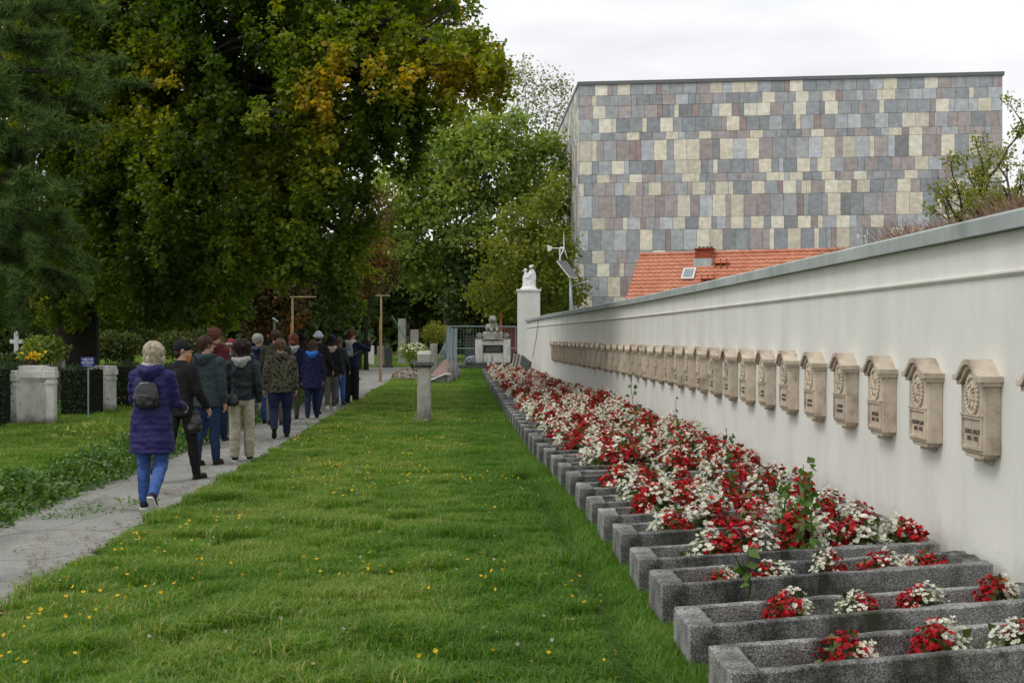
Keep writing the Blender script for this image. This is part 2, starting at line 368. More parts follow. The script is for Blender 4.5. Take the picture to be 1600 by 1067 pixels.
# low kerb stones along the left edge, mostly overgrown
kb = MB().box(-.055, .055, 0, .98, -.02, .13).mesh('kerb_stone', M_old, bevel=.012)
for i in range(46):
    o = reg(link('kerb_stone', kb, pth, (-4.5 + random.uniform(-.015, .015), 6 + i * 1.0, random.uniform(-.03, .01))), pth)
    o.rotation_euler = (random.uniform(-.01, .01), random.uniform(-.06, .06), random.uniform(-.02, .02))

# ------------------------------------------------------------------ the long white wall
WX = [(-8, 3.32), (22, 3.32), (29, 3.2), (36, 2.95), (43, 2.70), (48, 2.58), (57, 2.5)]
_wy = np.array([p[0] for p in WX]); _wx = np.array([p[1] for p in WX])
def wallx(y):
    s = 0
    for d in (-3, -1.5, 0, 1.5, 3): s += np.interp(y + d, _wy, _wx)
    return float(s / 5)
WTOP = CAMH + .776
wall = empty('cemetery_wall', (3.32, 20, 0), 'long white plastered wall with grey metal coping beside the planters', 'wall')
def wall_strip(name, prof, y0, y1, step, material, z_of=None, bevel=0):
    """profile of (offset from wall face, z) swept along the wall between y0 and y1"""
    b = MB(); n = max(1, int(round((y1 - y0) / step))); m = len(prof)
    for i in range(n + 1):
        y = y0 + (y1 - y0) * i / n; x = wallx(y)
        for (u, z) in prof: b.v.append((x + u - 3.32, y - 20, z))
    for i in range(n):
        for k in range(m): b.f.append((i*m+k, i*m+(k+1) % m, (i+1)*m+(k+1) % m, (i+1)*m+k)); b.mi.append(0)
    b.f.append(tuple(range(m))[::-1]); b.f.append(tuple(n*m+k for k in range(m))); b.mi += [0, 0]
    return b.build(name, material, wall)
wall_strip('wall_body', [(0, -.1), (.32, -.1), (.32, WTOP - .125), (0, WTOP - .125)], -8, 57, 1.0, M_wall)
wall_strip('moulding', [(-.001, WTOP - .405), (-.012, WTOP - .400), (-.028, WTOP - .385), (-.028, WTOP - .372), (-.001, WTOP - .362)], -8, 57, 1.0, M_wall)
y = -8.0
while y < 56.9:
    y2 = min(57.0, y + 2.0 + (.3 if int(y) % 3 == 0 else 0))
    dz = random.uniform(-.003, .003)
    c = wall_strip('coping_slab', [(-.075, WTOP - .125), (-.06, WTOP - .122), (-.004, WTOP - .1205), (.33, WTOP - .1205), (.39, WTOP - .125), (.395, WTOP - .02 + dz), (.16, WTOP + .02 + dz), (-.07, WTOP - .015 + dz), (-.08, WTOP - .03 + dz)], y + .003, y2 - .003, 1.0, M_zinc)
    y = y2
# ------------------------------------------------------------------ memorial plaques on the wall
def ordn(i):
    a = ['first','second','third','fourth','fifth','sixth','seventh','eighth','ninth','tenth','eleventh','twelfth','thirteenth','fourteenth','fifteenth','sixteenth','seventeenth','eighteenth','nineteenth']
    t = {2:'twent',3:'thirt',4:'fort',5:'fift',6:'sixt'}
    if i <= 19: return a[i-1]
    return t[i//10] + 'ieth' if i % 10 == 0 else t[i//10] + 'y-' + a[i % 10 - 1]
# local frame: x = out of the wall is negative, y along the wall (far = +), z up
HD = []
for i in range(21):
    t = i / 20.0; yy = -.235 + .47 * t; u = min(1, max(0, (abs(yy) / .235 - .10) / .78))
    HD.append((yy, 1.575 - .105 * (1 - math.cos(math.pi * u)) / 2))
def hood_profile(th):
    up = [(yy, z) for yy, z in HD]; lo = [(yy * .985, z - th) for yy, z in reversed(HD)]
    return up + lo
b = MB(); b.prism([(yy, z) for yy, z in hood_profile(.035)], -.152, 0, axis='x')
PL_hood = b.mesh('hood', M_sand, smooth=False)
b = MB(); b.prism([(yy * .92, z - .035) for yy, z in hood_profile(.028)], -.128, -.001, axis='x')
PL_corn = b.mesh('cornice', M_sand)
arch = [(yy * .83, z - .063) for yy, z in HD]
b = MB(); b.prism(arch + [(.195, .975), (-.195, .975)], -.105, -.001, axis='x')
PL_body = b.mesh('slab', M_sand, bevel=.004)
b = MB(); b.prism([(-.165, .975), (-.135, .945), (.135, .945), (.165, .975)], -.095, -.001, axis='x'); b.box(-.06, -.001, -.09, .09, .915, .945)
PL_foot = b.mesh('console', M_sand)
b = MB()   # raised border of the inscription panel
for (y0, y1, z0, z1) in ((-.165, .165, 1.195, 1.215), (-.165, .165, 1.0, 1.02), (-.165, -.147, 1.02, 1.195), (.147, .165, 1.02, 1.195)): b.box(-.118, -.105, y0, y1, z0, z1)
b.box(-.125, -.105, -.168, .168, 1.215, 1.222)
PL_frame = b.mesh('panel_border', M_sand)
def medallion():
    b = MB(); n = 26; c = 1.345; R = .095; Rz = .118
    for k in range(n):      # rim of leaf bumps
        a = 2 * math.pi * k / n
        b.ball((-.112, R * math.cos(a), c + Rz * math.sin(a)), (.013, .015, .018), 6, 4)
    b.ball((-.106, 0, c), (.016, .082, .104), 14, 8)
    # eagle in relief: body, two wings, head
    b.ball((-.122, 0, c - .005), (.014, .026, .05), 8, 6); b.ball((-.126, .012, c + .058), (.012, .015, .017), 6, 5)
    for s in (-1, 1):
        for j in range(4): b.tube([(-.121, s * .018, c + .03 - j * .012), (-.124, s * (.052 + .006 * (j % 2)), c + .05 - j * .027)], [.010, .005], 6)
        b.tube([(-.12, s * .012, c - .045), (-.12, s * .03, c - .08)], [.008, .005], 5)
    return b.mesh('medallion', M_sand, smooth=True)
PL_med = medallion()
def text_mesh(s, size, ext, material, yaw=None):
    cu = bpy.data.curves.new('txt', 'FONT'); cu.body = s; cu.size = size; cu.extrude = ext; cu.align_x = 'CENTER'; cu.align_y = 'CENTER'; cu.resolution_u = 2
    o = bpy.data.objects.new('txt', cu); _tmp.collection.objects.link(o); _tmp.view_layers[0].update()
    me = bpy.data.meshes.new_from_object(o.evaluated_get(_tmp.view_layers[0].depsgraph)); bpy.data.objects.remove(o)
    me.materials.clear(); me.materials.append(material); return me
INS = [('KAROL MEKZE', '1861 - 1935'), ('GUSTAW LANGE', '1884 - 1931'), ('JAN ELNA', '1870 - 1934'), ('JAN SIWA', '1868 - 1936')]
def worn(w, rows, h, seed):
    q = random.Random(seed); b = MB()
    for j, y0 in enumerate(rows):
        x = -w / 2 * q.uniform(.8, 1)
        while x < w / 2:
            d = h * q.uniform(.3, .6); b.box(x, x + d * .45, y0, y0 + h * q.uniform(.75, 1), -.001, .001)
            if q.random() < .6: b.box(x + d * .45, x + d, y0 + h * .35, y0 + h * .5, -.001, .001)
            x += d + h * .22
    return b.mesh('inscription', M_letter, fix=False)
WORN = [worn(.2, (.012, -.03), .028, q) for q in range(5)]
R_TXT = Matrix(((0, 0, -1), (-1, 0, 0), (0, 1, 0))).to_4x4()     # text x -> -Y (reads left to right from the lawn), y -> Z, normal -> -X
N_PLQ = 35
for i in range(-1, N_PLQ):
    yc = 8.45 - .235 + .17 + i * .985 - .29      # middle of plaque
    x = wallx(yc)
    ang = math.atan2(wallx(yc - .5) - wallx(yc + .5), 1.0)
    if i == -1: lab = 'beige stone plaque mostly cut off by the right edge of the photo'
    else:
        lab = 'beige stone memorial plaque with curved hood, %s from the right on the white wall' % ordn(i + 1)
        if i == 0: lab = 'nearest fully visible beige hooded plaque, rightmost whole one on the white wall'
        if i == N_PLQ - 1: lab = 'farthest beige hooded plaque at the far end of the row on the white wall'
    t = empty('memorial_plaque', (x, yc + random.uniform(-.012, .012), random.uniform(-.008, .008)), lab, 'plaque', 'hooded stone plaques along the white wall', ang)
    for nm, me in (('slab', PL_body), ('hood', PL_hood), ('cornice', PL_corn), ('console', PL_foot), ('panel_border', PL_frame), ('medallion', PL_med)):
        reg(link(nm, me, t), t)
    s = INS[i % 4] if i >= 0 else INS[3]
    if i < 14:
        me = text_mesh(s[0] + '\n' + s[1], .043, .0015, M_letter) if 0 <= i < 3 else WORN[i % 5]; o = link('lettering', me, t)
        o.matrix_local = Matrix.Translation((-.1075, 0, 1.09)) @ R_TXT @ Matrix.Diagonal((.85, 1, 1, 1)); reg(o, t)
# ------------------------------------------------------------------ grave planters
SKEW = .285; PTOP = .30; N_PL = 55
PLX = [(0, 1.10), (9, 1.08), (10.7, 1.05), (14.6, .98), (17.6, .88), (24.5, .76), (40, .62), (61, .5)]
def plx(y): return float(np.interp(y, [p[0] for p in PLX], [p[1] for p in PLX]))
def planter_meshes(Lx):
    wl, wr, tl = .14, .14, .075; D = .50
    def P(x, y, z): return (x, y + SKEW * x, z)
    def part(b, x0, x1, y0, y1, z0, z1): b.hexa([P(x0, y0, z0), P(x1, y0, z0), P(x1, y1, z0), P(x0, y1, z0), P(x0, y0, z1), P(x1, y0, z1), P(x1, y1, z1), P(x0, y1, z1)])
    # one cast frame, outer and inner walls with rims
    b = MB(); O = [(0, -D), (Lx, -D), (Lx, 0), (0, 0)]; I = [(wl, -D + tl), (Lx - wr, -D + tl), (Lx - wr, -tl), (wl, -tl)]
    for (x, y) in O: b.v.append(P(x, y, -.05))
    for (x, y) in O: b.v.append(P(x, y, PTOP))
    for (x, y) in I: b.v.append(P(x, y, PTOP))
    for (x, y) in I: b.v.append(P(x, y, PTOP - .2))
    for k in range(4):
        j = (k + 1) % 4
        b.f += [(k, j, 4+j, 4+k), (4+k, 4+j, 8+j, 8+k), (8+k, 8+j, 12+j, 12+k)]; b.mi += [0, 0, 0]
    me = b.mesh('frame', M_conc, bevel=.006, fix=False)
    bm = bmesh.new(); bm.from_mesh(me); bmesh.ops.subdivide_edges(bm, edges=[e for e in bm.edges if e.calc_length() > .12], cuts=9, use_grid_fill=True)
    for v in bm.verts:
        c = v.co; on = (abs(c.z - PTOP) < .012) * 1.0
        v.co += Vector((noise.noise(c * 9 + Vector((Lx * 50, 0, 0))), noise.noise(c * 9 + Vector((0, Lx * 50, 5))), noise.noise(c * 11 + Vector((Lx * 50, 9, 0))) * 1.3)) * .006 * (.6 + on)
    bm.to_mesh(me); bm.free()
    s = MB(); part(s, wl + .004, Lx - wr - .004, -D + tl + .004, -tl - .004, PTOP - .19, PTOP - .115)
    return me, s.mesh('soil', M_soil)
PLK = {}
planters = []
for k in range(N_PL):
    y = 5.83 + .9455 * k; x0 = plx(y)
    xr = wallx(y + .6) - .07; Lx = round(xr - x0, 2); x0 = xr - Lx
    if Lx not in PLK: PLK[Lx] = planter_meshes(Lx)
    # yp: y of the far-left top corner in wall coordinates
    lab = 'rough grey concrete grave planter, %s from the camera beside the lawn' % ordn(k + 1)
    if k == 0: lab = 'nearest rough grey concrete grave planter, cut by the bottom right corner'
    if k == N_PL - 1: lab = 'farthest low concrete grave planter in front of the stone monument'
    t = empty('grave_planter', (x0, y - .0, random.uniform(-.016, .014)), lab, 'planter', 'concrete grave planters along the white wall', random.uniform(-.012, .012))
    reg(link('frame', PLK[Lx][0], t), t); reg(link('soil', PLK[Lx][1], t), t)
    planters.append((x0, y, Lx, t))
# ------------------------------------------------------------------ begonias
M_bleaf = leafmat('begonia_leaf', [(0, (.03, .05, .012, 1)), (1, (.16, .20, .05, 1)), (.5, (.07, .11, .025, 1))], .35, .25)
M_red = leafmat('red_petals', [(0, (.26, .004, .010, 1)), (1, (.68, .014, .022, 1))], .5, .2)
M_wht = leafmat('white_petals', [(0, (.62, .64, .50, 1)), (1, (.90, .88, .82, 1))], .6, .3)
def bloom(rng, C, R, out):
    """petal clusters: each blossom is 4-5 rounded cupped petals"""
    T = np.array([(0, 0, 0), (.50, .35, .16), (.48, .78, .30), (0, .98, .24), (-.48, .78, .30), (-.50, .35, .16)]); Fq = [(0, 1, 2, 3), (0, 3, 4, 5)]
    V = []; Fi = []; pr = []; tn = []; base = 0
    for c, o_ in zip(C, out):
        o_ = Vector(o_).normalized(); a = o_.orthogonal().normalized(); b_ = o_.cross(a); th0 = rng.uniform(0, 6.28); tt = rng.uniform(0, 1)
        for j in range(4):
            th = th0 + j * 1.571 + rng.uniform(-.2, .2); d = np.array(a * math.cos(th) + b_ * math.sin(th) + o_ * rng.uniform(.1, .9)); s = np.array(Vector(d).cross(o_)); nn = np.array(o_)
            r = R * rng.uniform(.75, 1.2)
            V.append(c + r * (T[:, 0, None] * s + T[:, 1, None] * d + T[:, 2, None] * nn))
            for f in Fq: Fi += [base + q for q in f]; pr.append(4)
            tn += [tt * .7 + rng.uniform(0, .3)] * 6; base += 6
    return np.concatenate(V), np.array(Fi), np.array(pr), np.array(tn)
def begonia(seed):
    rng = np.random.default_rng(seed)
    W_ = rng.uniform(.14, .175); H_ = rng.uniform(.18, .23)
    def dome(n, lo=.55, xr=(-1, 1)):
        P = []
        while len(P) < n:
            p = rng.normal(size=3); p /= np.linalg.norm(p); p[2] = abs(p[2])
            if not (xr[0] <= p[0] <= xr[1]): continue
            P.append(p * rng.uniform(lo, 1.0))
        return np.array(P) * np.array([W_, W_ * .8, H_])
    lf = dome(120, .3); ht = rng.uniform(0, 1, len(lf))
    LV, LF, LP, k = scatter_leaves(lf, .055 * rng.uniform(.7, 1.2, len(lf)), KITE, nb=.45, rng=rng)
    leaves = npmesh('leaves', LV, LF, LP, M_bleaf, np.repeat(ht, k))
    sp = rng.uniform(-.75, .3)      # side where the white half ends
    wt = dome(95, .66, (-1, sp + .15)); rd = dome(135, .62, (sp - .25, 1)); wt[:, 2] += .02
    a = bloom(rng, wt, .0155, wt / np.array([W_, W_, H_]) + np.array([0, 0, .4]))
    r = bloom(rng, rd, .0165, rd / np.array([W_, W_, H_]) + np.array([0, 0, .4]))
    return leaves, npmesh('white_blossoms', *a[:3], M_wht, a[3]), npmesh('red_blossoms', *r[:3], M_red, r[3])
BEG = [begonia(100 + i) for i in range(9)]
nb_ = 0
for k, (x0, y, Lx, t) in enumerate(planters):
    if k == 0: xs = [.62, 1.10, 1.52, 1.9]
    elif k == 1: xs = [.60, 1.0, 1.38, 1.85]
    elif k == 2: xs = [.42, .75, 1.12, 1.48, 1.78]
    else:
        n = 6 if k < 26 else 4
        a0 = .36 + (.22 * random.random() if k < 12 else .06)
        xs = [a0 + (Lx - a0 - .22) * j / (n - 1) + random.uniform(-.05, .05) for j in range(n)]
        if k in (8, 9, 15): xs = xs[:]
    for j, xx in enumerate(xs):
        if xx > Lx - .12: continue
        m = BEG[(k * 5 + j * 2 + random.randrange(3)) % 9]
        lab = 'red and white begonia clump, %s from the lawn in the %s planter from the camera' % (ordn(j + 1), ordn(k + 1))
        yy = y - .25 + SKEW * xx + random.uniform(-.03, .03)
        s = random.uniform(.82, 1.0) if k < 3 else (random.uniform(1.1, 1.45) if k < 9 else random.uniform(1.25, 1.7))
        p = empty('begonia', (x0 + xx, yy, PTOP - .115), lab, 'flower', 'begonias planted in the grave planters', random.choice([random.uniform(-.7, .7), random.uniform(-.7, .7), 3.1 + random.uniform(-.9, .9)]))
        p.scale = (s, s, s * random.uniform(.9, 1.15))
        for nm, me in zip(('leaves', 'white_blossoms', 'red_blossoms'), m): reg(link(nm, me, p), p)
        nb_ += 1
# tall weeds among them
M_weed = leafmat('weed_leaf', [(0, (.05, .10, .02, 1)), (1, (.14, .24, .05, 1))], .5, .35)
def weed(px, py, Z, h, n, label, ls=.06, w=.05):
    base = at(px, HOR, Z); t = empty('tall_weed', (base.x, base.y, .2), label, 'weed', 'weeds growing out of the planters')
    b = MB(); pts = [(0.03 * math.sin(i * .9), .02 * math.cos(i), h * i / 6) for i in range(7)]; b.tube(pts, [.007 - .0008 * i for i in range(7)], 5)
    for q in range(3): a = random.uniform(0, 6.28); z0 = h * random.uniform(.35, .7); b.tube([(0, 0, z0), (.08 * math.cos(a), .08 * math.sin(a), z0 + .12)], [.004, .002], 4)
    b.build('stem', M_weed, t)
    P = []
    for i in range(n):
        z = h * random.uniform(.12, 1.02); a = random.uniform(0, 6.28); r = w * random.uniform(.1, 1) * (1.25 - z / h * .7)
        P.append((r * math.cos(a), r * math.sin(a), z))
    leafobj('leaves', np.array(P), ls, KITE, M_weed, RNG.uniform(0, 1, n), t, nb=.35, droop=.5)
weed(1262, 0, 8.6, .66, 60, 'tallest leafy green weed sprouting from the planter beside the wall', .075, .12)
weed(1225, 0, 8.9, .48, 45, 'bushy green weed left of the tallest weed by the wall', .065, .09)
weed(1140, 0, 11.2, .72, 22, 'thin upright weed against the wall under the tenth plaque', .06, .08)
weed(1060, 0, 14.2, .85, 18, 'slender weed against the wall, right one of the two farther weeds', .06, .08)
weed(990, 0, 16.8, 1.0, 18, 'slender branching weed, farthest one rising against the wall', .07, .12)
weed(1165, 0, 7.3, .34, 9, 'pale upright broad leaf between two begonias in the third planter', .09, .02)
# ------------------------------------------------------------------ clad museum building
def srf(c, k):
    m_ = sum(c) / 3; c = [q * .74 + (m_ * .3 + 110) * .26 for q in c]
    return lin(c[0], c[1], c[2], k)
PAL = [((200, 193, 170), 9), ((142, 146, 148), 9), ((128, 135, 140), 6), ((150, 140, 138), 7), ((120, 124, 126), 3), ((138, 120, 118), 2), ((164, 170, 174), 5), ((208, 201, 180), 4)]
TM = []
for i, (c, w_) in enumerate(PAL):
    m = mat('cladding_stone_%s' % 'abcdefgh'[i], srf(c, 1.52), .8, .2, 3.2, .6, 7, obj=False, stain=(srf(c, 1.27), 3.4, .42, .74, (1, 1, 5))); TM.append(m)
    n = m.node_tree.nodes; l = m.node_tree.links.new; oi = n.new('ShaderNodeObjectInfo'); mr = n.new('ShaderNodeMapRange'); mr.inputs['To Min'].default_value = .84; mr.inputs['To Max'].default_value = 1.14
    l(oi.outputs['Random'], mr.inputs[0]); hs = n.new('ShaderNodeHueSaturation'); l(mr.outputs[0], hs.inputs['Value'])
    bb = n['Principled BSDF']; l(bb.inputs['Base Color'].links[0].from_socket, hs.inputs['Color']); l(hs.outputs[0], bb.inputs['Base Color'])
unit = []
for m in TM:
    b = MB(); b.box(0, 1, 0, 1, 0, 1); unit.append(b.mesh('cladding_panel', m))
C0 = at(905, HOR, 80); C0.z = 0
bd = Vector((CA * 1 + SA * -.123, -SA * 1 + CA * -.123, 0)).normalized()      # along the front, to the right
BL, BH = 25.45, 17.4
bld = empty('museum_building', C0, 'large windowless building clad in beige, grey and mauve stone panels behind the wall', 'building', None, math.atan2(bd.y, bd.x))
M_core = mat('dark_joint', (.05, .05, .05, 1), .9, .1)
M_cap = mat('roof_edge_metal', (.16, .165, .17, 1), .5, .1)
M_dglass = mat('dark_glazing', (.012, .015, .02, 1), .12, .1, spec=.6)
# local frame: x along front, y into the building
ld = Vector((0, 1, 0)); ldl = Matrix.Rotation(-math.atan2(bd.y, bd.x), 3, 'Z') @ ld     # the left side runs parallel to the cemetery wall
def sidep(s, z, o=0): return Vector((ldl.x * s - o * ldl.y, ldl.y * s + o * ldl.x, z))
b = MB(); a0 = sidep(0, 0); a1 = sidep(9.5, 0); a2 = sidep(21, 0)
b.hexa([(0,0,0), (BL,0,0), (BL,21,0), (a1.x,a1.y,0), (0,0,BH), (BL,0,BH), (BL,21,BH), (a1.x,a1.y,BH)])
b.build('core', M_core, bld)
b = MB(); e = .02
b.hexa([(a1.x,a1.y+e,14.6), (BL*.5,a1.y+e,14.6), (BL*.5,a2.y,14.6), (a2.x,a2.y,14.6), (a1.x,a1.y+e,BH), (BL*.5,a1.y+e,BH), (BL*.5,a2.y,BH), (a2.x,a2.y,BH)]); b.build('overhang', M_core, bld)
b = MB(); b.hexa([(a1.x+.7,a1.y+e,0), (9,a1.y+e,0), (9,20.9,0), (a2.x+.7,20.9,0), (a1.x+.7,a1.y+e,14.59), (9,a1.y+e,14.59), (9,20.9,14.59), (a2.x+.7,20.9,14.59)]); b.build('glazing', M_dglass, bld)
ROWS = [17, 16, 20, 22, 12, 32, 21, 13, 20, 34, 19, 32, 20, 21, 31, 15, 30, 22, 38]
sc_r = BH / sum(ROWS); z = BH; panels = []
pool = [i for i, (c, w_) in enumerate(PAL) for _ in range(w_)]
rr = random.Random(5)
for h in ROWS:
    hh = h * sc_r; z -= hh; x = 0; last = -1
    while x < BL - .01:
        w_ = rr.choice([.80, .80, .80, .80, .56, .42, .30]); ci = rr.choice(pool)
        if ci in (0, 7): w_ = rr.choice([.8, .8, .8, .30])
        if ci == 5: w_ = rr.choice([.30, .42])
        if ci in (0, 7) and last in (0, 7) and rr.random() < .5: ci = rr.choice([1, 2, 3, 6])
        w_ = min(w_, BL - x)
        if BL - x - w_ < .2: w_ = BL - x
        panels.append((x, z, w_, hh, ci)); x += w_; last = ci
vis = [p for p in panels if p[1] + p[3] > 3.9]; vis.sort(key=lambda p: -p[2] * p[3])
one = set(vis[:298]); g_ = .018; rest = MB()
for p in panels:
    x, z0, w_, hh, ci = p; pr = rr.uniform(.035, .05)
    if p in one:
        o = link('cladding_panel', unit[ci], bld, (x + g_ / 2, -pr, z0 + g_ / 2)); o.scale = (w_ - g_, pr - .004, hh - g_); reg(o, bld)
    else: rest.box(x + g_ / 2, x + w_ - g_ / 2, -pr, -.004, z0 + g_ / 2, z0 + hh - g_ / 2, ci)
o = rest.build('small_cladding_panels', TM, bld, fix=False); o['kind'] = 'stuff'
side = MB(); z = BH
for h in ROWS:      # receding left side
    hh = h * sc_r; z -= hh; s = 0; S = 21 if z > 14.4 else 9.5
    while s < S - .01:
        w_ = min(rr.choice([.8, .8, .5, .3]), S - s); ci = rr.choice(pool); q0, q1 = sidep(s + g_ / 2, 0, .045), sidep(s + w_ - g_ / 2, 0, .045); r0, r1 = sidep(s + g_ / 2, 0, .004), sidep(s + w_ - g_ / 2, 0, .004)
        zz0, zz1 = max(z, 14.6 if S == 21 else 0) + g_ / 2, z + hh - g_ / 2
        side.hexa([(q0.x, q0.y, zz0), (r0.x, r0.y, zz0), (r1.x, r1.y, zz0), (q1.x, q1.y, zz0), (q0.x, q0.y, zz1), (r0.x, r0.y, zz1), (r1.x, r1.y, zz1), (q1.x, q1.y, zz1)], ci); s += w_
o = side.build('side_cladding_panels', TM, bld, fix=True); o['kind'] = 'stuff'
b = MB(); b.box(-.1, BL + .1, -.12, 21, BH + .002, BH + .22); b.hexa([(a0.x-.1,a0.y+.0,BH+.003), (.0,.3,BH+.003), (.0,21.1,BH+.003), (a2.x-.1,a2.y,BH+.003), (a0.x-.1,a0.y+.0,BH+.219), (.0,.3,BH+.219), (.0,21.1,BH+.219), (a2.x-.1,a2.y,BH+.219)])
b.build('roof_edge', M_cap, bld)
# ------------------------------------------------------------------ house with the red tiled roof
M_tile = mat('orange_roof_tile', lin(192, 128, 102, 1.05), .75, .16, 5, .1, 20, stain=(lin(165, 95, 72, 1.0), .8, .5, .8, (1, 1, 1)))
M_dwood = mat('dark_brown_boards', lin(84, 50, 32, .8), .8, .3, 5, .1, 20)
R0 = at(1000, HOR, 65); R1 = at(1320, HOR, 61); rd_ = (R1 - R0).normalized()
hs_ = empty('tiled_house', (R0.x, R0.y, 0), 'low house with orange tiled gable roof rising behind the white wall', 'house', None, math.atan2(rd_.y, rd_.x))
RH = 5.82; HL = 16; HW = 3.1
b = MB(); b.box(.35, HL - .3, -HW + .5, HW - .5, 0, 3.1); b.build('wall', M_wall, hs_)
b = MB(); b.prism([(-HW + .3, 2.9), (HW - .3, 2.9), (0, RH - .28)], .06, .30, axis='x'); b.build('gable_boards', M_dwood, hs_)
for s in (-1, 1):
    b = MB(); b.hexa([(-.02, s*HW, 2.62), (.05, s*HW, 2.62), (.05, 0.01*s, RH-.18), (-.02, 0.01*s, RH-.18), (-.02, s*HW, 2.80), (.05, s*HW, 2.80), (.05, 0.01*s, RH+.02), (-.02, 0.01*s, RH+.02)]); b.build('barge_board', M_dwood, hs_)
for s, nm in ((-1, 'front_roof_tiles'), (1, 'rear_roof_tiles')):
    b = MB(); nr = 16; nc = 56; sl = math.atan2(RH - 2.75, HW); Ls = math.hypot(RH - 2.75, HW)
    for r_ in range(nr):       # overlapping wavy courses, each lifted over the one below
        t0, t1 = r_ / nr, (r_ + 1.12) / nr; base = len(b.v); n = nc * 4 if s < 0 else nc
        for i in range(n + 1):
            x = .0 + HL * i / n; w_ = .022 * math.cos(2 * math.pi * i / 4) if s < 0 else 0
            for t_, lift in ((t0, .0), (t1, .075), (t1, .03)):
                b.v.append((x, s * HW * t_, RH - (RH - 2.75) * t_ + lift + w_ + .02))
        for i in range(n):
            for k in (0, 1): b.f.append((base+3*i+k, base+3*i+k+1, base+3*i+k+4, base+3*i+k+3)); b.mi.append(0)
    o = b.build(nm, M_tile, hs_, fix=False); o['kind'] = 'stuff'
b = MB(); b.tube([(0, 0, RH + .05), (HL, 0, RH + .05)], .10, 8); b.build('ridge_tiles', M_tile, hs_)
t = 3.0
b = MB(); b.box(t, t + .8, -.5, .1, RH - .9, RH + .22); ch = b.build('chimney', M_brick, hs_)
b = MB(); b.box(t - .04, t + .89, -.59, .14, RH + .22, RH + .27); b.build('chimney_cap', M_brick, ch)
for q in range(4): MB().box(t + .1 + q * .2, t + .2 + q * .2, -.3, -.1, RH + .271, RH + .36).build('chimney_pot', M_darkst, ch)
b = MB(); b.box(t - .03, t + .88, -.72, -.551, RH - .9, RH - .25); b.build('flashing', M_zinc, ch)
rot = Matrix.Rotation(sl, 4, 'X')
b = MB(); Mx = Matrix.Translation((t - .45, -1.15, RH - 1.05)) @ rot
b.box(0, .62, -.38, .38, .02, .1, M=Mx); sk = b.build('skylight', M_white, hs_)
b = MB(); b.box(.07, .55, -.30, .30, .102, .112, M=Mx); b.build('pane', mat('skylight_glass', (.25, .28, .3, 1), .08, .1, spec=.8), sk)
for (xx, dd) in ((t + 1.0, .55), (t + .55, 1.35)):
    b = MB(); z0 = RH - (RH - 2.75) * dd / HW; b.box(xx, xx + .75, -dd - .25, -dd, z0 + .02, z0 + .06)
    for q in range(3): b.box(xx + .05 + q * .3, xx + .09 + q * .3, -dd - .28, -dd - .24, z0 - .25, z0 + .25)
    b.build('roof_step', M_brick, hs_)
# ------------------------------------------------------------------ trees
def lf(*c): return [(p, q + (1,)) for p, q in c]
M_maple = leafmat('maple_leaf', lf((0, (.036, .07, .009)), (.40, (.10, .155, .018)), (.66, (.21, .26, .03)), (.80, (.34, .31, .035)), (1, (.50, .33, .04))), .5, .5)
M_ash = leafmat('ash_leaf', lf((0, (.12, .18, .035)), (.6, (.28, .37, .08)), (1, (.43, .44, .12))), .5, .4)
M_dark = leafmat('dark_leaf', lf((0, (.03, .055, .014)), (.6, (.07, .11, .026)), (1, (.17, .15, .035))), .55, .3)
M_birch = leafmat('pale_leaf', lf((0, (.16, .20, .08)), (1, (.36, .37, .19))), .6, .4)
M_rust = leafmat('rusty_leaf', lf((0, (.06, .06, .018)), (.6, (.13, .075, .02)), (1, (.26, .10, .03))), .6, .35)
M_pine = leafmat('pine_needle', lf((0, (.045, .09, .018)), (1, (.11, .17, .04))), .7, .25)
M_yew = leafmat('hedge_leaf', lf((0, (.018, .040, .012)), (1, (.05, .09, .026))), .6, .2)
M_yel = leafmat('yellow_green_leaf', lf((0, (.14, .19, .03)), (1, (.36, .34, .07))), .55, .4)
def limb(b, p0, p1, r0, r1, wob=.3, n=7, seg=8, sag=0):
    p0, p1 = Vector(p0), Vector(p1); pts = []; L_ = (p1 - p0).length
    s = random.uniform(0, 99)
    for i in range(n):
        t = i / (n - 1); p = p0.lerp(p1, t); e = math.sin(math.pi * t)
        p += Vector((noise.noise(Vector((s, t * 3, 0))), noise.noise(Vector((s, 5, t * 3))), noise.noise(Vector((t * 3, s, 9))))) * wob * e * 2
        p.z += sag * L_ * e
        pts.append(p)
    b.tube(pts, [r0 + (r1 - r0) * (i / (n - 1)) ** .8 for i in range(n)], seg); return pts
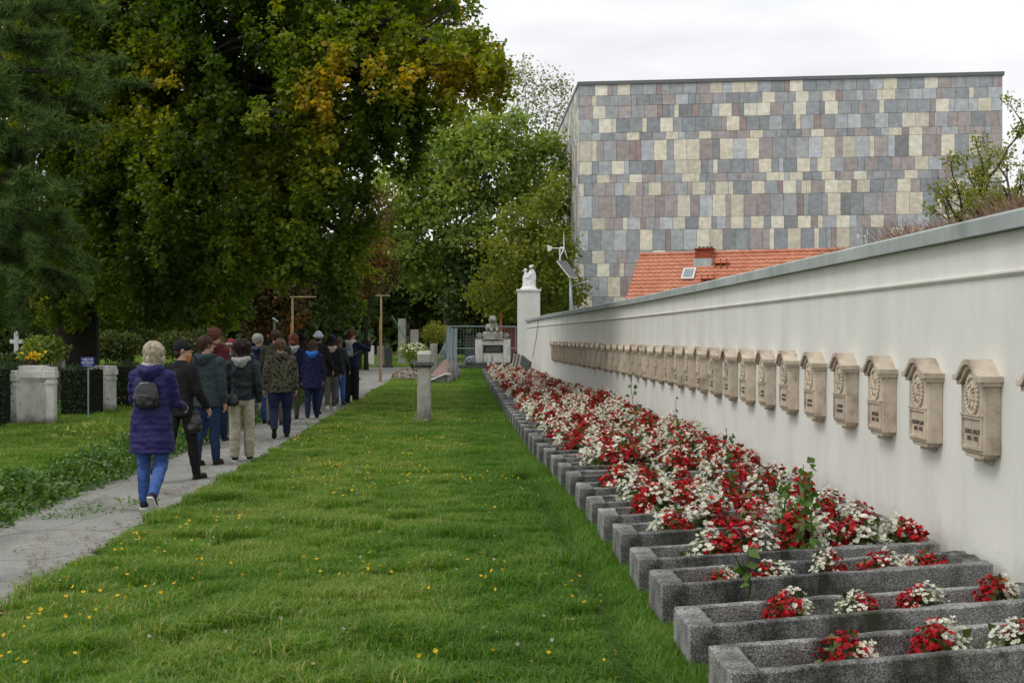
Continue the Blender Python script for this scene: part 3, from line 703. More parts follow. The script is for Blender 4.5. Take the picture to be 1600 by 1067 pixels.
def crown_points(lobes, nclump, per, sig, shell=.55, gap=None, rng=RNG, ctr=0.0, spray=0):
    """leaf clumps spread through the outer part of uneven lobes"""
    vol = np.array([r[0] * r[1] + r[1] * r[2] for c, r in lobes]); vol = vol / vol.sum(); C = []
    for (c, r), v in zip(lobes, vol):
        n = max(3, int(nclump * v)); d = rng.normal(size=(n, 3)); d /= np.linalg.norm(d, axis=1)[:, None]
        rad = shell + (1.08 - shell) * rng.uniform(0, 1, n) ** .6
        C.append(np.array(c) + d * rad[:, None] * np.array(r))
    C = np.concatenate(C); C = C[C[:, 2] > .8]
    if gap is not None:
        k = vnoise(C, gap[0], 3.3) + rng.uniform(-.1, .1, len(C)); C = C[k > gap[1]]
    if spray:      # hanging sprays: every top becomes a short chain of clumps that droops
        n = len(C); q = rng.uniform(0, 1, (n, spray)); Ls = rng.uniform(.35, 1.25, n); dr = rng.normal(0, .28, (n, 2))
        off = np.stack([dr[:, :1] * q, dr[:, 1:] * q, -Ls[:, None] * q], -1) + rng.normal(0, .06, (n, spray, 3)) * (1.6 - q[..., None])
        C = (C[:, None, :] + off).reshape(-1, 3); C = C[C[:, 2] > 2.0 + 1.0 * ((C[:, 0] > -2.25) | ((C[:, 0] < -3.3) & (C[:, 0] > -6.2)))]
    P = np.repeat(C, per, axis=0) + rng.normal(size=(len(C) * per, 3)) * np.array(sig)
    return P, np.repeat(vnoise(C, .55, 8.1), per), C
def tree(name, label, cat_group, base, lobes, trunk_r, trunk_top, leafm, nclump, per, sig, size, tpl=KITE, bark=M_bark2, tintf=None, gap=None, nb=.45, droop=.4, shell=.5, forks=None, rng=RNG, lean=(0, 0), nlimb=60, spray=0):
    t = empty(name, base, label, 'tree', cat_group)
    base = Vector(base); B = MB(); top = Vector((lean[0], lean[1], trunk_top))
    rr_ = [trunk_r * 1.35, trunk_r * 1.05, trunk_r, trunk_r * .93, trunk_r * .85, trunk_r * .7]
    B.tube([(0, 0, -.2), (0, 0, .4), top * .25, top * .5, top * .75, top], rr_, 12)
    P, tn, C = crown_points(lobes, nclump, per, sig, shell, gap, rng, spray=spray)
    for c, r in lobes:
        c_ = Vector(c) - base; s0 = top * random.uniform(.6, 1)
        rb = min(.2, trunk_r * random.uniform(.28, .5)); pts = limb(B, s0, c_, rb, rb * .3, .5, 8, 7, .06)
        for q in range(4):
            e = c_ + Vector((random.uniform(-1, 1) * r[0], random.uniform(-1, 1) * r[1], random.uniform(-.8, 1) * r[2])) * .75
            limb(B, pts[random.randrange(3, 7)], e, rb * .35, rb * .08, .3, 6, 5)
    for q in range(nlimb):      # twigs out to the clumps
        c = Vector(C[random.randrange(len(C))]) - base; li = min(lobes, key=lambda l: (Vector(l[0]) - base - c).length)
        s0 = (Vector(li[0]) - base).lerp(c, .25); limb(B, s0, c, trunk_r * .07, trunk_r * .02, .15, 4, 4)
    B.build('trunk', bark, t, smooth=True, fix=False)
    P = P - np.array(base)
    tint = tintf(P + np.array(base), tn) if tintf else np.clip(.45 + tn * .8 + rng.normal(0, .16, len(P)), 0, 1)
    leafobj('crown', P, size, tpl, leafm, tint, t, nb=nb, droop=droop, rng=rng)
    return t
def lobe(px, py, Z, r, rz=None, ry=None):
    p = at(px, py, Z); return ((p.x, p.y, p.z), (r, ry or r, rz or r))
# the great maple whose boughs hang over the path
ml = [lobe(690, 60, 27, 1.15, .95), lobe(610, 30, 28, 1.4, 1.1), lobe(738, 80, 27, .66, .5), lobe(760, 95, 27, .4, .35), lobe(700, 110, 27, .6, .45), lobe(560, 100, 27, 1.2, 1.5), lobe(640, 130, 28, .55, .7), lobe(650, 205, 28, .42, .75),
      lobe(600, 210, 28, .5, 1.0), lobe(540, 250, 27.5, .75, 1.5), lobe(550, 370, 28, .40, 1.1), lobe(500, 310, 28, 1.1, 1.6), lobe(548, 450, 28, .28, .7), lobe(450, 180, 27, 1.4, 2.1),
      lobe(440, 350, 28, 1.1, 1.2), lobe(380, 60, 28, 1.8, 1.9), lobe(330, 250, 28, 1.6, 2.2), lobe(370, 405, 29, 1.2, .8), lobe(250, 90, 29, 1.8, 2.2), lobe(230, 300, 30, 1.8, 2.0),
      lobe(260, 440, 31, 1.3, 1.0), lobe(130, 60, 30, 1.8, 2.0), lobe(170, 420, 32, 1.2, 1.2), lobe(60, 250, 31, 2.0, 2.4), lobe(520, -70, 29, 2.3, 2.0), lobe(350, -150, 30, 3.2, 3.0),
      lobe(150, -120, 31, 3.2, 3.0), lobe(620, -100, 29, 1.7, 1.5), lobe(400, 300, 33, 2.2, 2.8), lobe(250, 200, 35, 3.0, 3.2), lobe(300, 430, 36, 2.0, 1.2), lobe(480, 150, 33, 2.2, 2.2), lobe(560, -60, 33, 2.5, 2.2),
      lobe(0, 100, 33, 2.5, 3.0), lobe(70, 420, 35, 1.8, 1.5), lobe(200, -300, 33, 4, 3.5), lobe(430, -250, 33, 3.5, 2.5)]
def mtint(P, tn):
    zc = (P[:, 2] - 4) / 8; xr = P[:, 0]
    pt = vnoise(P[::1], .5, 2.2)
    t = .38 + .30 * tn + .55 * np.clip(pt + .06 + .32 * np.clip(zc, 0, 1.4) + .28 * np.clip((xr + 3.5) / 4, -.5, 1), -.3, 1) + RNG.normal(0, .10, len(P))  # upper and right-hand leaves brighter: autumn yellow, with crown light painted into the tint
    return np.clip(t, 0, 1)
b0 = gnd(121, 590); b0 = at(121, HOR, 36); b0.z = 0
tree('maple_tree', 'huge dark maple with orange tinged boughs drooping over the visitors', None, b0, ml, .58, 8.0, M_maple, 4100, 19, (.085, .085, .085), .115, MAPLE2, M_bark, mtint, (.75, -.22), nb=.5, droop=.9, shell=.5, nlimb=260, spray=7)
# pine boughs at the left edge
def pine():
    base = at(-70, HOR, 21); base.z = 0
    t = empty('pine_tree', base, 'dark blue-green pine reaching in from the left edge', 'tree')
    B = MB(); B.tube([(0, 0, -.2), (0, 0, 4), (.1, 0, 9)], [.3, .25, .12], 10); P = []; N = 0
    ends = [(170, 130, 20), (120, 210, 19), (160, 100, 22), (60, 180, 19), (100, 290, 19.5), (70, 390, 20), (110, 400, 21), (20, 330, 19), (30, 440, 20), (150, 20, 21), (60, 60, 20), (0, 120, 19), (40, 240, 20), (90, 340, 21), (10, 400, 21), (130, 160, 21), (60, -60, 20), (0, 20, 20), (-40, 250, 20), (120, 440, 22), (20, 500, 21)]
    for (px, py, Z) in ends:
        e = at(px, py, Z) - base; s = Vector((0, 0, e.z + random.uniform(.3, .9)))
        pts = limb(B, s, e, .06, .012, .12, 8, 6)
        for q in range(14):
            k = random.uniform(.3, 1); i = min(6, int(k * 7)); p = pts[i].lerp(pts[i + 1], k * 7 - i) if i < 7 else pts[-1]
            d = (e - s).normalized(); sd = Vector((-d.y, d.x, 0)).normalized() * random.choice([-1, 1])
            tip = p + d * random.uniform(.2, .5) + sd * random.uniform(.1, .55) + Vector((0, 0, random.uniform(-.25, .2)))
            B.tube([p, tip], [.012, .004], 4)
            for j in range(7): P.append(p.lerp(tip, .15 + .85 * j / 6))
    B.build('trunk', M_bark, t, smooth=True, fix=False)
    P = np.repeat(np.array([tuple(p) for p in P]), 30, axis=0)
    tp = (np.array([(-.06, 0, 0), (.06, 0, 0), (0, 1, 0)]), [(0, 1, 2)])
    leafobj('needles', P + RNG.normal(0, .02, P.shape), .17, tp, M_pine, RNG.uniform(0, 1, len(P)), t, nb=.1, droop=.0)
pine()
# mid-distance trees
tree('ash_tree', 'tall light green ash behind the stone monument, left of the clad building', None, at(700, HOR, 86) * Vector((1, 1, 0)) if False else Vector((at(700, HOR, 86).x, at(700, HOR, 86).y, 0)),
     [lobe(730, 205, 86, 2.6, 1.6), lobe(790, 215, 86, 2.2, 1.6), lobe(690, 250, 86, 2.6, 2.2), lobe(760, 270, 85, 3, 2.2), lobe(840, 260, 86, 1.9, 2.2), lobe(640, 300, 86, 2.4, 2.2), lobe(700, 340, 85, 3, 2.4), lobe(790, 350, 86, 3, 2.6), lobe(620, 380, 86, 2.2, 2.0), lobe(680, 420, 87, 2.6, 1.6), lobe(850, 330, 87, 1.6, 2.2)],
     .32, 8.5, M_ash, 1150, 26, (.42, .42, .38), .36, KITE, M_bark2, None, (.28, -.28), nb=.4, droop=.4)
bb_ = at(830, HOR, 76)
tree('young_tree', 'bushy yellow-green tree with an orange patch beside the white pillar', None, (bb_.x, bb_.y, 0),
     [lobe(820, 340, 76, 1.3, 1.2), lobe(790, 400, 76, 1.9, 1.6), lobe(855, 390, 76, 1.5, 1.8), lobe(840, 450, 76, 1.9, 1.5), lobe(890, 455, 77, 1.0, 1.1), lobe(780, 460, 77, 1.8, 1.3), lobe(865, 300, 76, .8, 1.0)],
     .16, 5, M_yel, 420, 24, (.34, .34, .3), .27, KITE, M_bark2, lambda P, tn: np.clip(.3 + .5 * tn + RNG.normal(0, .2, len(P)), 0, 1), (.35, -.25))
b3 = at(835, HOR, 118)
tree('birch_tree', 'sparse pale tree rising against the sky beside the clad building', None, (b3.x, b3.y, 0),
     [lobe(820, 150, 118, 2.2, 3.0), lobe(860, 170, 118, 1.8, 3.0), lobe(800, 210, 118, 1.8, 2.4), lobe(885, 220, 118, 1.4, 2.2), lobe(840, 240, 118, 2.6, 2.4), lobe(815, 115, 118, 1.0, 1.3), lobe(880, 140, 118, .9, 1.2)],
     .22, 19, M_birch, 420, 9, (.5, .5, .5), .30, KITE, mat('pale_bark', (.22, .21, .19, 1), .9, .2), None, None, nlimb=240)
b4 = at(572, HOR, 66)
tree('rusty_tree', 'slim reddish brown tree left of the ash, behind the T-shaped post', None, (b4.x, b4.y, 0),
     [lobe(590, 330, 62, .8, 1.1), lobe(582, 390, 62, .9, 1.2), lobe(600, 430, 62, .7, .9), lobe(560, 430, 63, .9, 1.1), lobe(570, 350, 62, .7, .9)], .12, 4.5, M_rust, 240, 20, (.2, .2, .22), .17, KITE, M_bark)
gi = [('low dark tree behind the fence panels at the foot of the ash', 650, 92, [(640, 440, 2.6, 1.9), (700, 455, 2.8, 1.8), (600, 455, 2.4, 1.8)], M_dark),
      ('dark leafy tree directly behind the stone monument', 765, 84, [(765, 430, 2.2, 2.0), (740, 470, 2.2, 1.4), (800, 485, 1.8, 1.0)], M_dark),
      ('dark green tree partly behind the solar lamp', 870, 88, [(870, 440, 1.9, 2.2), (890, 400, 1.3, 1.5), (850, 480, 1.8, 1.4)], M_ash),
      ('dark tree behind the left T-shaped post', 470, 66, [(470, 400, 2.6, 2.4), (430, 450, 2.2, 1.8), (520, 450, 2.2, 1.8), (500, 340, 2.4, 2)], M_dark),
      ('shadowy tree between the maple trunk and the visitors', 330, 62, [(330, 400, 3, 2.6), (270, 450, 2.4, 2), (390, 460, 2.2, 1.7), (300, 330, 3, 2.4)], M_dark),
      ('dark tree behind the hedge right of the maple trunk', 200, 54, [(200, 430, 2.2, 2.2), (230, 380, 2.4, 2), (170, 480, 1.6, 1.2), (240, 490, 1.6, 1.0)], M_dark),
      ('shadowy tree above the white cross at the left edge', 30, 56, [(20, 400, 2.6, 2.6), (70, 450, 2.2, 1.8), (-30, 460, 2.2, 1.8), (60, 330, 2.6, 2.2)], M_dark),
      ('tree with brownish leaves behind the crowd near the left post', 415, 58, [(420, 480, 1.3, 1.0), (400, 455, 1.2, 1.0), (440, 450, 1.0, .9)], M_rust)]
for i, (lab, px, Z, ls, lm) in enumerate(gi):
    b_ = at(px, HOR, Z)
    tree('garden_tree', lab, 'dark trees at the back of the cemetery', (b_.x, b_.y, 0), [lobe(a, b, Z + random.uniform(-1, 1), r, rz) for a, b, r, rz in ls], .2, 4.5, lm, 420, 26, (.36, .36, .34), .26 * Z / 70, KITE, M_bark, nlimb=20)
# wood that closes the view far behind
def wood():
    n = 64000; u = RNG.uniform(-500, 960, n); Z = RNG.uniform(125, 150, n); X = (u - 800) * Z / F
    hm = 11 + 4 * np.array([noise.noise(Vector((a * .006, 0, 0))) for a in u]); h = hm * RNG.uniform(0.0, 1.0, n) ** 1.1
    P = np.stack([X * CA + Z * SA, -X * SA + Z * CA, h], -1)
    o = leafobj('far_wood', P, 1.4, KITE, M_dark, np.clip(.35 + RNG.normal(0, .25, n), 0, 1), nb=.3); tag(o, 'dark wood closing the view behind all the trees', 'wood', kind='stuff')
wood()
# small trees behind the wall at the right, sparse foliage
def sparse_tree(label, px, Z, tips, density, seed):
    random.seed(seed); rng = np.random.default_rng(seed)
    base = at(px, HOR, Z); base.z = 0; t = empty('sparse_tree', base, label, 'tree', 'half bare trees behind the wall at the right')
    B = MB(); top = Vector((0, 0, 2.6)); B.tube([(0, 0, -.2), (.02, 0, 1.3), top], [.11, .09, .075], 8); P = []
    def grow(p, d, L_, r, lv):
        pts = [p]; q = p.copy(); dd = d.copy()
        for i in range(5):
            dd = (dd + Vector((rng.normal(0, .2), rng.normal(0, .2), rng.normal(.05, .16)))).normalized(); q = q + dd * L_ / 5; pts.append(q.copy())
        B.tube(pts, [r * (1 - .13 * i) for i in range(6)], 6 if lv < 2 else 4, caps=False)
        if lv >= 2:
            for i in range(1, 6):
                for k in range(density): P.append(tuple(pts[i] + Vector(rng.normal(0, .07, 3))))
        if lv < 4:
            for k in range(3 if lv < 3 else 2):
                i = rng.integers(2, 6); nd = (dd + Vector(rng.normal(0, .42, 3))).normalized(); grow(pts[i], nd, L_ * rng.uniform(.34, .55), r * .55, lv + 1)
    for (tx, ty) in tips:
        e = at(tx, ty, Z) - base; d = (e - top); grow(top, d.normalized(), d.length * .74, .055, 0)
    B.build('trunk', M_twig, t, smooth=True, fix=False)
    P = np.array(P); P = P[rng.uniform(0, 1, len(P)) < .62]; leafobj('crown', P, .062, KITE, M_yel, np.clip(rng.normal(.4, .25, len(P)), 0, 1), t, nb=.3, droop=.8, rng=rng)
sparse_tree('half bare tree with yellow-green leaves against the clad building, left of the two', 1530, 24, [(1485, 225), (1515, 210), (1548, 235), (1478, 300), (1555, 285), (1495, 320), (1530, 320)], 3, 11)
sparse_tree('dark stemmed tree with small leaves against the sky at the right edge', 1600, 22, [(1585, 230), (1610, 210), (1575, 260), (1640, 230)], 3, 12)
random.seed(21)
# dry creeper along the back of the wall top
B = MB()
for i in range(2300):
    y = random.uniform(6.3, 13.0) if random.random() < .85 else random.uniform(13, 15)
    z0 = WTOP - .05; x = wallx(y) + random.uniform(.32, .55)
    hh = .30 * (.4 + .6 * noise.noise(Vector((y * 1.3, 0, 0))) + .35) * random.uniform(.4, 1.1) * (1 if y < 11.5 else .6)
    dx, dy = random.uniform(-.2, .2), random.uniform(-.26, .26)
    B.tube([(x, y, z0), (x + dx * .5, y + dy * .6, z0 + hh * .6), (x + dx, y + dy, z0 + max(.03, hh))], [.003, .0022, .0012], 3, caps=False)
o = B.build('dry_creeper', M_dryw, fix=False); tag(o, 'reddish dry creeper twigs poking up behind the wall coping at the right', 'creeper', kind='stuff')
# ------------------------------------------------------------------ hedges
def hedge(label, px0, px1, ytop, ybot, Z, depth=1.2):
    a = at(px0, HOR, Z); c = at(px1, HOR, Z); h = CAMH + (HOR - ytop) * Z / F; d = c - a; L_ = math.hypot(d.x, d.y)
    t = empty('clipped_hedge', (a.x, a.y, 0), label, 'hedge', 'clipped yew hedges by the graves', math.atan2(d.y, d.x))
    b = MB(); b.box(.06, L_ - .06, .06, depth - .06, 0, h - .06); b.build('dark_core', mat('hedge_core', (.008, .01, .006, 1), 1, .2), t)  # solid near-black box filling the hedge behind its leaves
    n = int(5200 * L_ * h / 2.2); P = RNG.uniform(0, 1, (n, 3)) * np.array([L_, depth, h]); f = RNG.integers(0, 4, n)
    P[f == 0, 1] = RNG.uniform(-.03, .06, (f == 0).sum()); P[f == 1, 1] = RNG.uniform(-.03, .06, (f == 1).sum()); P[f == 2, 2] = h + RNG.uniform(-.07, .05, (f == 2).sum()); k = f == 3; P[k, 0] = np.where(P[k, 0] > L_ / 2, L_ + RNG.uniform(-.05, .03, k.sum()), RNG.uniform(-.03, .05, k.sum()))
    leafobj('foliage', P, .06, NARROW, M_yew, RNG.uniform(0, 1, n), t, nb=.2)
hedge('dark clipped hedge between the pale curved monument and the slim pier', 89, 139, 574, 655, 27.2)
hedge('dark clipped hedge at the left edge before the pale monument', -60, 7, 572, 670, 23.8)
hedge('long dark clipped hedge right of the slim pier, behind the walkers', 163, 300, 570, 640, 30.0)
hedge('low dark hedge far behind the walkers', 320, 560, 545, 590, 66, 1.5)
# ------------------------------------------------------------------ stone monuments on the left
def rzat(px0, px1, Z0, Z1):
    a = at(px0, HOR, Z0); c = at(px1, HOR, Z1); a.z = c.z = 0; d = c - a; return a, math.atan2(d.y, d.x), d.length
# curved pale grave wall: near pier, concave slab, far pier, two-step cap
a, rz, L_ = rzat(14, 85, 24.35, 24.5)
t = empty('grave_wall', a, 'pale weathered curved grave wall with stepped cap at the left edge', 'grave wall', None, rz)
H_ = 1.13
def pier(b, x0, x1, y0, y1, h):
    b.box(x0, x1, y0, y1, -.05, h - .20); b.box(x0 - .015, x1 + .015, y0 - .015, y1 + .015, h - .32, h - .26)
    b.box(x0 - .025, x1 + .025, y0 - .03, y1 + .03, h - .20, h - .07); b.box(x0 - .01, x1 + .01, y0 - .01, y1 + .01, h - .07, h)
b = MB(); pier(b, 0, .16, -.12, .2, H_ - .05); b.build('pier', M_pale, t, bevel=.006)
b = MB(); pier(b, L_ - .15, L_, -.02, .3, H_ + .0); b.build('pier', M_pale, t, bevel=.006)
b = MB(); n = 10
for i in range(n):
    x0, x1 = .125 + (L_ - .27) * i / n, .125 + (L_ - .27) * (i + 1) / n; f = lambda x: .06 + .14 * math.sin(math.pi * (x - .125) / (L_ - .27))
    b.hexa([(x0, f(x0), -.05), (x1, f(x1), -.05), (x1, .55, -.05), (x0, .55, -.05), (x0, f(x0), H_ - .2), (x1, f(x1), H_ - .2), (x1, .55, H_ - .2), (x0, .55, H_ - .2)])
b.build('slab', M_pale, t, fix=False)
for (z0, z1, o_, nm) in ((H_ - .26, H_ - .2001, -.015, 'moulding'), (H_ - .2, H_ - .08, -.06, 'cap'), (H_ - .08, H_ + .03, -.02, 'cap')):
    b = MB()
    for i in range(n):
        x0, x1 = .157 + (L_ - .335) * i / n, .157 + (L_ - .335) * (i + 1) / n; f = lambda x: .06 + o_ + .13 * math.sin(math.pi * (x - .125) / (L_ - .27))
        b.hexa([(x0, f(x0), z0), (x1, f(x1), z0), (x1, .56, z0), (x0, .56, z0), (x0, f(x0), z1), (x1, f(x1), z1), (x1, .56, z1), (x0, .56, z1)])
    b.build(nm, M_pale, t, fix=False)
b = MB(); b.box(.2, L_ + .9, -.55, .1, -.02, .012); b.build('paving_slab', M_old, t)
a, rz, L_ = rzat(143, 158, 28.8, 28.2)
t = empty('stone_pier', a, 'slim pale stone pier standing between two dark hedges', 'stone pier', None, rz)
b = MB(); pier(b, 0, .2, 0, .5, 1.06); b.build('shaft', M_pale, t, bevel=.006)
b = MB(); b.prism([(-1.1, .92), (-.05, 1.08), (-.05, .98), (-1.1, .86)], .1, .4); b.build('sloping_slab', M_old, t)
# sign
sp_ = gnd(138, 660); t = empty('information_sign', (sp_.x, sp_.y, 0), 'small blue sign reading UJĘCIE WODY on a thin grey post', 'sign', None, -YAW - .1)
M_blue = mat('blue_enamel', (.012, .022, .20, 1), .4, .05)
b = MB(); b.tube([(0, 0, -.1), (0, 0, 1.18)], .016, 8); b.tube([(0, 0, 1.18), (0, 0, 1.22)], .02, 8); b.build('post', M_galv, t)
b = MB(); b.box(-.145, .145, -.034, -.018, 1.12, 1.31); b.build('plate', M_blue, t, bevel=.004)
me = text_mesh('UJĘCIE\nWODY', .082, .001, M_white); o = link('lettering', me, t); o.matrix_local = Matrix.Translation((0, -.036, 1.228)) @ Matrix.Rotation(math.radians(90), 4, 'X') @ Matrix.Diagonal((.95, .85, 1, 1)); reg(o, t)
b = MB(); b.box(-.09, .09, -.037, -.0345, 1.138, 1.146); b.build('underline', M_white, t)
# white cross among the far graves
cp = at(25.5, HOR, 38); t = empty('stone_cross', (cp.x, cp.y, 0), 'small white stone cross over the bushes at the left edge', 'cross')
b = MB(); b.box(-.055, .055, -.04, .04, .6, 1.86); b.box(-.17, .17, -.035, .035, 1.52, 1.64)
for (x, z) in ((-.17, 1.58), (.17, 1.58), (0, 1.86)): b.ball((x, 0, z), (.035, .035, .035), 8, 6)
b.build('cross', M_white, t, fix=False); MB().box(-.25, .25, -.2, .2, -.05, .6).build('plinth', M_old, t)
def bush(label, px, py, Z, r, n, lm, size=.1, name='bush', fl=None, cat='bush'):
    p = at(px, HOR, Z); t = empty(name, (p.x, p.y, 0), label, cat); zc = CAMH + (HOR - py) * Z / F
    d = RNG.normal(size=(n, 3)); d /= np.linalg.norm(d, axis=1)[:, None]; P = d * np.array(r) * RNG.uniform(.5, 1.08, n)[:, None] * (1 + .25 * vnoise(d, 2.2, px * .1))[:, None]; P[:, 2] += zc; P = P[P[:, 2] > .02]
    leafobj('foliage', P, size, KITE, lm, RNG.uniform(0, 1, len(P)), t, nb=.35)
    b = MB()
    for q in range(9):
        a_ = random.uniform(0, 6.28); b.tube([(0, 0, -.05), (r[0] * .35 * math.cos(a_), r[1] * .35 * math.sin(a_), zc * .6), (r[0] * .7 * math.cos(a_), r[1] * .7 * math.sin(a_), zc + r[2] * .3)], [.02, .012, .004], 5)
    b.build('stem', M_bark, t)
    if fl is not None:
        k = fl[1]; d = RNG.normal(size=(k, 3)); d[:, 2] = abs(d[:, 2]); d /= np.linalg.norm(d, axis=1)[:, None]; C = d * np.array(r) * .95; C[:, 2] += zc
        v = bloom(np.random.default_rng(3), C, fl[2], d); reg(link('blossoms', npmesh('blossoms', *v[:3], fl[0], v[3]), t), t)
    return t
bush('light leafed bush behind the pale curved grave wall', 70, 548, 31, (.55, .5, .33), 1500, M_ash, .1)
bush('dark bush under the white cross at the left edge', 22, 568, 33, (.7, .6, .28), 1600, M_dark, .1)
bush('dense dark bush between the maple trunk and the walkers', 180, 540, 42, (.9, .7, .5), 2200, M_dark, .12)
bush('dark bush behind the maroon jacket walker', 300, 540, 50, (1.5, .9, .7), 2600, M_dark, .14)
M_yfl = leafmat('yellow_petals', [(0, (.70, .42, .015, 1)), (1, (.85, .60, .03, 1))], .6, .2)
M_pot = mat('dark_pot', (.05, .03, .02, 1), .6, .2)
def pot(label, px, py, Z, base_z=None):
    p = at(px, py, Z); z0 = p.z if base_z is None else base_z
    t = empty('flower_pot', (p.x, p.y, z0), label, 'flowers')
    MB().rings([(0, 0, 0, .06, .06), (0, 0, .1, .08, .08)], 12).build('pot', M_pot, t)
    C = RNG.normal(0, .06, (22, 3)); C[:, 2] = abs(C[:, 2]) + .12
    v = bloom(np.random.default_rng(4), C, .035, RNG.normal(size=(22, 3)) + np.array([0, -.3, .7])); reg(link('blossoms', npmesh('blossoms', *v[:3], M_yfl if 'yellow' in label else M_wht, v[3]), t), t)
    leafobj('leaves', RNG.normal(0, .06, (30, 3)) + np.array([0, 0, .1]), .06, KITE, M_bleaf, RNG.uniform(0, 1, 30), t)
pot('pot of yellow and orange flowers on top of the curved grave wall', 54, 574, 25.1, 1.162)
pot('pot of pale flowers on the curved grave wall beside the yellow ones', 47, 576, 25.0, 1.162)
def slab(label, px0, px1, ytop, Z, dep=.25, material=None, name='gravestone', shape=0, base=0.0, cat='gravestone', grp=None, tilt=0):
    a = at(px0, HOR, Z); c = at(px1, HOR, Z); d = c - a; w = math.hypot(d.x, d.y); h = CAMH + (HOR - ytop) * Z / F
    t = empty(name, ((a.x + c.x) / 2, (a.y + c.y) / 2, base), label, cat, grp, math.atan2(d.y, d.x)); b = MB(); h -= base
    if shape == 0: b.box(-w / 2, w / 2, 0, dep, -.05, h)
    elif shape == 1: b.prism([(-w/2, -.05), (w/2, -.05), (w/2, h*.86), (w*.3, h*.96), (0, h), (-w*.3, h*.96), (-w/2, h*.86)], 0, dep)
    b.build('stele', material or M_old, t, bevel=.012)
    MB().box(-w/2 - .06, w/2 + .06, -.08, dep + .08, -.06, .12 * min(1, h)).build('plinth', material or M_darkst, t)
    return t
slab('grey grave block behind the hedge, left of the maple trunk', 63, 86, 563, 33, .5)
slab('small grey gravestone next to the maple trunk', 87, 96, 561, 34, .3, M_pale)
slab('tall narrow grey stele hanging in the shade behind the path bend', 622, 634, 498, 76, .3, M_old)
slab('grey stele with dark cap right of the tall narrow one', 641, 654, 515, 74, .3, M_old)
slab('wide pale gravestone beside the right T-shaped post, left part', 589, 599, 541, 72, .4, M_old)
slab('wide pale gravestone beside the right T-shaped post, right part', 600.5, 612, 543, 71, .4, M_darkst)
slab('mossy stone post behind the fence end', 672, 683, 537, 58, .3, M_old)
slab('grey stone box tomb behind the wire fence', 726, 744, 523, 84, .8, M_darkst)
slab('pale gravestone between the seated dark trees behind the crowd', 574, 584, 540, 74, .3, M_pale)
# ------------------------------------------------------------------ lone post-like tombstone on the lawn
p = gnd(663, 660); t = empty('tombstone_post', (p.x, p.y, 0), 'grey stone post with flared cap standing alone on the lawn', 'tombstone', None, -YAW - .04)
MB().box(-.25, .13, -.2, .2, -.06, .07).build('plinth', M_old, t, bevel=.02)
MB().rings([(0, 0, .07, .135, .12), (0, 0, 1.10, .125, .115)], 4 * 6, pw=20).build('shaft', M_old, t, bevel=0)
b = MB(); b.box(-.15, .15, -.14, .14, 1.10, 1.14); b.box(-.19, .19, -.17, .17, 1.14, 1.18); b.box(-.165, .165, -.15, .15, 1.18, 1.205); b.build('flared_cap', M_darkst, t, bevel=.008)
MB().box(-.125, .125, -.12, .12, 1.205, 1.36).build('head_block', M_old, t, bevel=.008)
MB().box(-.128, .128, -.123, .123, 1.36, 1.43).build('white_lid', M_pale, t, bevel=.006)
# pink stone grave behind it
a, rz, L_ = rzat(669, 704, 46, 46)
t = empty('grave', a, 'pinkish box grave behind the lone stone post, next to the fence', 'grave', None, rz)
MB().box(0, L_, 0, 9, -.05, .34).build('kerb_frame', M_old, t, bevel=.02)
b = MB(); b.hexa([(.1, .2, .341), (L_-.1, .2, .341), (L_-.1, 8, .341), (.1, 8, .341), (.15, .3, .42), (L_-.1, .3, .42), (L_-.1, 8, .75), (.15, 8, .75)]); b.build('cover_slab', M_granite, t)
b = MB(); b.tube([(.0, -.02, .12), (.62, -.02, .38), (.8, -.02, .38)], .028, 6); b.build('white_edge_strip', M_white, t)
for q in range(4): MB().box(L_ - .16, L_ + .02, .6 + q * 1.9, .9 + q * 1.9, .345, .62).build('corner_post', M_old, t)
p = gnd(640, 595); t = empty('grave_mound', (p.x, p.y, 0), 'grave mound covered with fallen reddish leaves left of the stone post', 'grave mound', None, 0)
b = MB(); b.ball((0, .8, 0), (.72, 1.6, .42), 16, 8); b.build('mound', M_old, t, smooth=True)
n = 900; d = RNG.normal(size=(n, 3)); d[:, 2] = abs(d[:, 2]); d /= np.linalg.norm(d, axis=1)[:, None]
M_litter = leafmat('leaf_litter', [(0, (.10, .065, .04, 1)), (.5, (.24, .13, .07, 1)), (1, (.42, .34, .26, 1))], .8, .1)
leafobj('fallen_leaves', d * np.array([.75, 1.63, .45]) + np.array([0, .8, 0]), .085, KITE, M_litter, RNG.uniform(0, 1, n), t, nb=.6)
bush('flowering bush with white blossoms where the path bends', 646, 549, 62, (.75, .6, .42), 1500, M_ash, .1, 'flowering_bush', (M_wht, 110, .05), 'bush')
bush('yellow-green arching bush beside the wire fence', 680, 520, 66, (.75, .6, .55), 1100, M_yel, .11)
bush('small shrub at the foot of the arching bush', 668, 556, 60, (.5, .4, .3), 700, M_ash, .09)
# ------------------------------------------------------------------ stone monument with sculpture
mz = 70.0; a, rz, L_ = rzat(743, 797, mz, mz)
sc = mz / 82 * 0 + 1
def mh(py): return CAMH + (HOR - py) * mz / F
t = empty('stone_monument', a, 'weathered stone monument with crouching lion, scrolls and black plate at the end of the lawn', 'monument', None, rz)
W_ = L_
MB().box(-1.5, W_ + .25, -.75, 1.4, -.05, .16).build('step', M_darkst, t, bevel=.02)
MB().box(-.55, W_ + .1, -.35, 1.3, .16, .30).build('step', M_darkst, t, bevel=.02)
b = MB(); b.box(.06, W_ - .06, 0, 1.1, .30, mh(532)); b.build('block', M_pale, t, bevel=.02)
for x in (-.02, W_ - .36): MB().box(x, x + .38, -.12, 1.15, .30, mh(531)).build('side_pilaster', M_pale, t, bevel=.02)
MB().box(-.04, W_ + .04, -.10, 1.16, mh(531) + .003, mh(529)).build('cornice', M_old, t, bevel=.02)
zc = mh(529)
